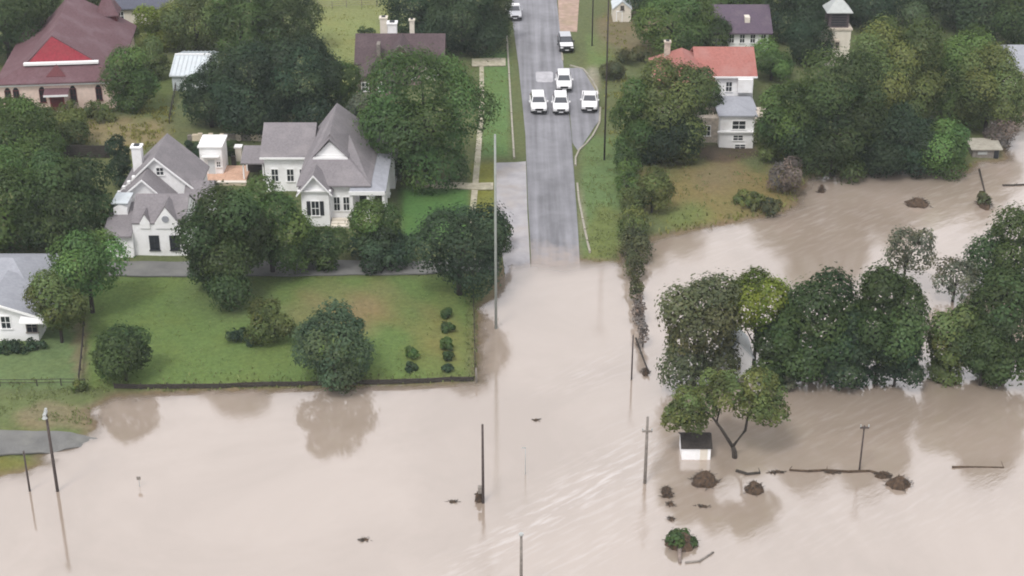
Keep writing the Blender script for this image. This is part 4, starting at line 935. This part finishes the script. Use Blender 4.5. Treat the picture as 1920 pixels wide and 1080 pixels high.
# right of road
T(1195, 300, 95, 148, 'mid', 'tree nearest the road on the right verge')
T(1255, 298, 135, 112, 'olive', 'broad olive tree in front of the red roofed house')
T(1312, 250, 68, 130, 'dark', 'dark tree against the left wall of the red roofed house')
T(1255, 305, 110, 215, 'deep', 'dark low tree at the foot of the broad olive tree')
T(1222, 398, 70, 318, 'olive', 'olive bush on the bank beside the overgrown fence', 'bush', .03, 'bush')
T(1185, 118, 70, 92, 'brown', 'dry brown brush heap beside the upper verge', 'brush_heap', 0, 'brush', trunk=False, lobes=7)
T(1150, 150, 50, 115, 'brown', 'brownish scrub left of the red roofed house', 'bush', 0, 'bush', trunk=False, lobes=7)
T(1260, 100, 140, -15, 'mid', 'green tree between the small white shed and the purple roof')
T(1330, 100, 80, 30, 'dark', 'dark tree touching the left end of the purple roof')
T(1380, 25, 130, -60, 'mid', 'green tree behind the purple roof')
T(1200, 25, 90, -70, 'deep', 'dark tree behind the small white shed')
T(1490, 75, 120, -50, 'deep', 'dark tree right of the purple roof at the top')
T(1510, 120, 90, 20, 'deep', 'dark tree just left of the stone tower')
T(1445, 150, 90, 78, 'fresh', 'bright bush tree right of the red roof ridge')
T(1482, 305, 130, 150, 'mid', 'tree hiding the right side of the red roofed house')
T(1560, 328, 165, 98, 'dark', 'big dark round tree at the right river bank')
T(1446, 302, 66, 200, 'olive', 'slim olive tree in front of the annex of the red house')
T(1672, 245, 170, 40, 'olive', 'huge olive tree right of the stone tower')
T(1790, 215, 145, 42, 'mid', 'tall grey green tree behind the right bank')
T(1846, 252, 125, 98, 'olive', 'olive tree at the right edge above the small hut')
T(1680, 322, 130, 205, 'deep', 'dark low tree at the waterline of the right bank')
T(1758, 326, 115, 238, 'fresh', 'bright green bush at the waterline left of the hut', 'bush', .03, 'bush')
T(1640, 322, 90, 262, 'deep', 'dark brush under the big round bank tree', 'bush', 0, 'bush', trunk=False)
T(1640, 48, 150, -75, 'deep', 'dark forest tree above the huge olive tree')
T(1745, 45, 150, -75, 'blue', 'bluish forest tree at the top right')
T(1840, 70, 150, -60, 'deep', 'dark forest tree above the right edge house')
T(1925, 95, 130, -45, 'dark', 'dark forest tree at the top right corner')
T(1560, 30, 130, -70, 'dark', 'dark forest tree behind the tower cap')
T(1868, 275, 62, 225, 'grey', 'bare pinkish grey bush behind the waterside hut', 'dry_bush', .02, 'bush', bark='pale_bark', gap=.3)
# overgrown fence shrubs
FS = [(1168, 325, 34, 285, 'mid', 'uppermost'), (1172, 362, 36, 322, 'mid', 'second from the top'), (1176, 402, 38, 358, 'olive', 'third from the top'), (1180, 442, 40, 398, 'olive', 'fourth from the top'),
      (1184, 482, 42, 436, 'brown', 'fifth from the top'), (1188, 522, 50, 476, 'brown', 'widest, where the water begins'), (1192, 562, 34, 515, 'brown', 'slim third from the bottom'), (1197, 604, 34, 556, 'grey', 'greyish second from the bottom'), (1204, 650, 28, 600, 'grey', 'lowest greyish')]
for u, vb, w_, vt, c_, lab in FS: T(u + (6 if vb < 490 else 0), vb, w_ * (1.35 if vb < 490 else .7), vt, c_, 'shrub on the overgrown roadside fence, ' + lab, 'shrub', .02, 'shrub', group='shrubs along the overgrown fence', lobes=16, water=vb > 490, dk=1.9, gap=.45)
# flooded tree row
T(1300, 720, 138, 520, 'brown', 'leftmost flooded tree of the right row, olive brown', dens=1.35, leaf=.165, water=True)
T(1346, 690, 64, 545, 'brown', 'brownish slim tree between the first two of the flooded row', water=True, lo=.5)
T(1412, 706, 118, 518, 'yellow', 'yellow green tree in the flooded row', water=True, lo=.42)
T(1456, 720, 84, 596, 'dark', 'dark low tree under the yellow green one', dens=1.35, leaf=.165, water=True)
T(1520, 716, 140, 508, 'dark', 'tall dark tree right of the yellow green one in the flood', dens=1.35, leaf=.165, water=True)
T(1642, 718, 150, 514, 'dark', 'widest dark tree in the middle of the flooded row', dens=1.35, leaf=.165, water=True)
T(1582, 722, 95, 585, 'deep', 'deep green low tree between two tall flooded trees', dens=1.35, leaf=.165, water=True)
T(1676, 724, 92, 600, 'deep', 'low deep green tree under the widest flooded tree', water=True, dens=1.3, leaf=.15)
T(1838, 722, 100, 590, 'dark', 'low dark tree between the olive one and the right end of the flooded row', water=True, dens=1.3, leaf=.15)
T(1690, 545, 95, 428, 'pale', 'sparse pale tree with dark leaning trunk in the flood', water=True, lo=.3, gap=.45, lean=.6)
T(1785, 565, 90, 488, 'pale', 'thin pale half drowned tree behind the flooded row', water=True, lo=.15, gap=.5)
T(1778, 712, 92, 568, 'olive', 'olive tree right of the gap in the flooded row', dens=1.35, leaf=.165, water=True)
T(1880, 712, 150, 524, 'dark', 'dark tree at the right end of the flooded row', dens=1.35, leaf=.165, water=True)
T(1885, 545, 150, 396, 'dark', 'round dark tree at the right edge in the water', water=True)
T(1475, 733, 26, 700, 'pale', 'small pale bush at the foot of the flooded row', 'bush', .02, 'bush', water=True, trunk=False, lobes=6)
T(1470, 362, 62, 296, 'grey', 'reddish grey dead bush at the waterline of the bank', 'dry_bush', 0, 'bush', gap=.35, bark='pale_bark', lobes=9)
T(1405, 385, 60, 362, 'olive', 'low grass tussock on the bank above the river', 'shrub', 0, 'shrub', trunk=False, lobes=8)
T(1440, 395, 70, 375, 'brown', 'brown reeds where the bank meets the river', 'shrub', 0, 'shrub', trunk=False, lobes=8)

# rough grass and weeds: on the banks, along fences and the unmown yards
r = np.random.default_rng(11); gp = []
def weeds(n, u0, u1, v0, v1, hmin, hmax, keep=None, tone=(1, 1, 1)):
    u = r.uniform(u0, u1, n); v = r.uniform(v0, v1, n); b_ = (540 - v) / F; dz = -sp + b_ * cp; t_ = -H / dz
    x = (u - 960) / F * t_; y = (cp + b_ * sp) * t_; dd = sdist(x, y); ok = dd > .05
    if keep is not None: ok &= keep(dd, x, y)
    x, y = x[ok], y[ok]; z = height(x, y); m_ = len(x); hh = r.uniform(hmin, hmax, m_); a = r.uniform(0, 6.283, m_); w_ = hh * r.uniform(.35, .7, m_)
    ex, ey = np.cos(a) * w_, np.sin(a) * w_; lx, ly = r.normal(size=m_) * hh * .35, r.normal(size=m_) * hh * .35
    q = np.stack([np.stack([x - ex * .5, y - ey * .5, z - .03], 1), np.stack([x + ex * .5, y + ey * .5, z - .03], 1), np.stack([x + ex * .6 + lx, y + ey * .6 + ly, z + hh], 1), np.stack([x - ex * .4 + lx, y - ey * .4 + ly, z + hh * .85], 1)], 1).reshape(-1, 3)
    c = np.repeat(r.uniform(.6, 1.25, m_)[:, None] * np.array(tone), 4, 0); gp.append((q, c))
near = lambda lim: (lambda dd, x, y: r.random(len(dd)) < np.exp(-dd / lim))
WV = [(k_ * math.cos(a_), k_ * math.sin(a_), p_) for k_, a_, p_ in zip(r.uniform(.5, 4.5, 14), r.uniform(0, 6.28, 14), r.uniform(0, 6.28, 14))]
clump = lambda th: (lambda dd, x, y: sum(np.sin(x * a_ + y * c_ + p_) for a_, c_, p_ in WV) / 2.6 + r.normal(size=len(x)) * .5 > th + .35)
weeds(6000, 1200, 1520, 290, 450, .06, .22, clump(.3)); weeds(7000, 1200, 1830, 300, 470, .15, .45, near(.9), (1.1, .95, .8))
weeds(4000, -20, 215, 720, 800, .06, .18, clump(.2)); weeds(5000, 160, 905, 700, 735, .08, .28, near(.7)); weeds(700, 872, 903, 520, 716, .06, .22)
weeds(5000, 120, 330, 205, 300, .12, .35, clump(.1), (1.25, 1.05, .8)); weeds(3500, 1092, 1175, 290, 495, .06, .2, clump(.15)); weeds(1800, 1130, 1175, 30, 290, .1, .3, clump(-.1), (1.2, 1.05, .8))
weeds(9000, 165, 885, 520, 715, .05, .13, clump(.25)); weeds(4000, 590, 740, 5, 200, .08, .22, clump(.2), (1.3, 1.2, .9)); weeds(1500, 890, 960, 120, 300, .08, .22, clump(0.1))
gr = leaf_object('grass', (np.vstack([g_[0] for g_ in gp]), np.vstack([g_[1] for g_ in gp])), None, (.2, .235, .09)); tag(gr, 'rough grass and weeds on banks, fence lines and yards', 'grass', kind='stuff')

# leaning forked tree in the water
p = P(1380, 858, True); root = tag(empty('forked_tree', p), 'leaning tree with forked dark trunk standing in the flood beside the shed', 'tree')
s_ = pxm(p.y); q = 1 / s_
ends = [(-80 * q, .2, 112 * q), (-25 * q, 1, 140 * q), (45 * q, .5, 150 * q), (25 * q, -.6, 118 * q), (-100 * q, -.5, 92 * q), (55 * q, 0, 105 * q)]
mb = MB(); mb.tube([(0, 0, -1), (-4 * q, 0, 14 * q), (-8 * q, 0, 26 * q)], [.26, .2, .17], 8)
mb.tube([(-8 * q, 0, 24 * q), (-30 * q, .1, 60 * q), (-50 * q, .2, 88 * q), ends[0]], [.15, .12, .09, .04], 6)
mb.tube([(-8 * q, 0, 24 * q), (14 * q, .1, 58 * q), (18 * q, .3, 92 * q), ends[2]], [.15, .12, .09, .04], 6)
mb.tube([(-50 * q, .2, 88 * q), ends[4]], [.07, .03], 5); mb.tube([(-40 * q, .2, 74 * q), ends[1]], [.08, .03], 5); mb.tube([(18 * q, .3, 92 * q), ends[5]], [.07, .03], 5); mb.tube([(16 * q, .2, 75 * q), ends[3]], [.07, .03], 5)
mb.build('trunk', 'bark', root, smooth=True)
r = np.random.default_rng(5); A1 = []; A2 = []
for e, rr_ in zip(ends, (1.75, 1.7, 1.6, 1.45, 1.5, 1.35)):
    a = crown_arrays(rr_ * 1.15, rr_, -.75 * rr_, .75 * rr_, r, .13, 1.0, 9, .12); A1.append(a[0] + np.array(e)); A2.append(a[1])
leaf_object('crown', (np.vstack(A1), np.vstack(A2)), root, PAL['olive'])

# ------------------------------------------------------------------ flood debris
def debris(u, v, L_, W_, Hh, label, seed, name='brush_raft', green=None, rz=0, trunk=None, n=70, cat='debris'):
    p = P(u, v, True); root = tag(empty(name, p, R(rz)), label, cat)
    q = random.Random(seed); mb = MB()
    nb = 18; ring_ = []
    mb2 = []
    # matted mound
    k = 14; layers = 4
    for j in range(layers):
        f_ = 1 - (j / (layers - .4)) ** 1.6; zz = -.15 + (Hh + .15) * j / (layers - 1)
        for i in range(k):
            a = 2 * math.pi * i / k; rr_ = f_ * q.uniform(.75, 1.15); mb.v.append((L_ / 2 * rr_ * math.cos(a), W_ / 2 * rr_ * math.sin(a), zz + q.uniform(-.06, .06)))
    for j in range(layers - 1):
        for i in range(k): mb.f.append((j * k + i, j * k + (i + 1) % k, (j + 1) * k + (i + 1) % k, (j + 1) * k + i))
    mb.f.append(tuple((layers - 1) * k + i for i in range(k)))
    mb.build('matted_brush', 'brush_debris', root)
    tw_ = MB()
    for i in range(n):
        a = q.uniform(0, 6.283); rr_ = q.uniform(.1, 1); x, y = L_ / 2 * rr_ * math.cos(a), W_ / 2 * rr_ * math.sin(a); z = Hh * (1 - rr_ ** 1.6) * .9
        b_ = a + q.uniform(-1, 1); ln = q.uniform(.2, .6) * max(.5, min(L_, W_) * .5); tw_.tube([(x, y, z), (x + ln * math.cos(b_), y + ln * math.sin(b_), z + q.uniform(-.05, .35) * ln)], [.03, .012], 4)
    tag(tw_.build('twigs', 'bark', root), kind='stuff')
    if green:
        arr = crown_arrays(L_ * .42, W_ * .42, .0, Hh * 1.25, np.random.default_rng(seed), .17, 1.4, 8, .15); leaf_object('leaves', arr, root, PAL[green])
    if trunk: MB().tube([(0, 0, .2), trunk[0], trunk[1]], [.2, .16, .12], 7).build('log', 'pale_bark', root, smooth=True)
    return root
debris(1720, 384, 3.0, 2.0, .75, 'brown pointed raft of brush floating in the river', 1, rz=-8)
debris(1322, 905, 2.2, 1.9, 1.0, 'dark brush pile caught just below the flooded shed', 2)
debris(1414, 920, 1.6, 1.4, .8, 'small round brush pile right of the one below the shed', 3)
debris(1250, 925, 1.0, 1.8, .5, 'greyish driftwood tangle left of the brush below the shed', 4)
debris(1276, 1022, 2.7, 1.9, 1.0, 'green uprooted bush drifting near the bottom with its stump', 5, green='dark', trunk=((-.2, -1.2, .2), (-.25, -2.3, .05)))
debris(1685, 910, 2.2, 1.5, .8, 'brush ball caught at the right end of the long log', 6)
debris(1845, 385, 1.6, 2.6, 1.3, 'snag of broken branches standing in the right river', 7, green='brown', n=110)
debris(1540, 360, .8, .8, .9, 'small dark snag near the bank in the upper river', 8)
debris(850, 941, .9, .5, .12, 'thin dark scrap of debris left of the debris pole', 9, n=20)
debris(684, 1012, .9, .5, .12, 'small dark scrap of debris in the open water below the lawn', 10, n=20)
debris(1257, 946, .7, .6, .25, 'upper of the two small clumps below the driftwood tangle', 11, n=20)
debris(1259, 974, .6, .5, .22, 'lower of the two small clumps above the drifting bush', 12, n=20)
debris(1455, 886, 1.9, .35, .14, 'flat broken strip of driftwood left of the long log', 21, n=40)
debris(1655, 893, 1.6, .9, .4, 'dark driftwood heap between the long log and the brush ball', 22, n=50)
debris(1560, 887, 1.4, .3, .16, 'driftwood scraps lodged along the middle of the long log', 23, n=30)
debris(1005, 788, .7, .4, .1, 'tiny floating scrap in the flooded crossing', 13, n=14)
debris(1318, 950, 1.2, .5, .1, 'flat driftwood mat below the brush piles', 14, n=24)
debris(899, 938, .8, .8, .9, 'debris lump caught on the pole near the current', 15, n=30)
debris(1210, 700, .7, 1.2, .5, 'tangle of branches at the low end of the leafy fence', 16, n=60)
def log(line, r_, label, mat='pale_bark', dz=.05):
    pts = [P(u, v, True) for u, v in line]; root = tag(empty('floating_log', pts[0]), label, 'log')
    q = random.Random(int(line[0][0])); L_ = [Vector((p.x - pts[0].x, p.y - pts[0].y, dz + q.uniform(-.04, .06))) for p in pts]
    MB().tube(L_, [r_ * (1 - .45 * i / len(L_)) for i in range(len(L_))], 8).build('trunk', mat, root, smooth=True)
    tw_ = 0
    for i in range(1, len(L_)):
        MB().tube([L_[i], L_[i] + Vector((q.uniform(-.4, .4), q.uniform(-.5, .5), q.uniform(.15, .4)))], [r_ * .35, r_ * .12], 5).build('branch_stub', mat, root)
log([(1650, 890), (1630, 884), (1590, 886), (1550, 883), (1515, 885), (1480, 883)], .12, 'long thin floating log reaching left from the brush ball', 'brush_debris')
log([(1380, 884), (1402, 890), (1425, 888)], .14, 'short dark log at the foot of the forked tree', 'bark')
log([(1785, 877), (1830, 876), (1882, 877)], .08, 'straight floating log near the right edge', 'brush_debris')
log([(1285, 1056), (1312, 1053), (1338, 1036)], .1, 'crooked branch floating right of the drifting stump', 'grey_timber')
log([(1880, 349), (1900, 348), (1922, 347)], .14, 'floating log at the right edge of the upper river', 'bark')
log([(1836, 318), (1840, 335), (1846, 360)], .12, 'leaning drowned branch between the hut and the snag', 'bark')
log([(1192, 640), (1204, 672), (1217, 706)], .1, 'fallen slanting trunk at the low end of the leafy fence', 'bark', .3)
# parasol and garden things by the flooded row
p = P(1455, 706, True); root = tag(empty('garden_parasol', p), 'small white parasol at the foot of the flooded trees', 'parasol')
MB().tube([(0, 0, -1.2), (0, 0, 1.5)], .04, 8).build('pole', 'galvanised', root)
k = 8; MB().add([(0, 0, 1.55)] + [(1.1 * math.cos(6.283 * i / k), 1.1 * math.sin(6.283 * i / k), 1.0) for i in range(k)] + [(0, 0, 1.5)] + [(1.1 * math.cos(6.283 * i / k), 1.1 * math.sin(6.283 * i / k), .95) for i in range(k)],
    [(0, 1 + i, 1 + (i + 1) % k) for i in range(k)] + [(k + 1, k + 2 + (i + 1) % k, k + 2 + i) for i in range(k)] + [(1 + i, k + 2 + i, k + 2 + (i + 1) % k, 1 + (i + 1) % k) for i in range(k)]).build('canopy', 'metal_roof', root)

# ------------------------------------------------------------------ damp air
hb = MB().box(-1600, 1600, -900, 3100, -2.6, 78).build('haze', 'white_wall'); hb.data.materials.clear(); tag(hb, kind='stuff')
m = bpy.data.materials.new('damp_air'); m.use_nodes = True; N = m.node_tree.nodes; N.clear(); o_ = N.new('ShaderNodeOutputMaterial'); pv = N.new('ShaderNodeVolumePrincipled')
pv.inputs['Color'].default_value = (.86, .93, 1, 1); pv.inputs['Density'].default_value = .0002; m.node_tree.links.new(pv.outputs[0], o_.inputs['Volume']); hb.data.materials.append(m)
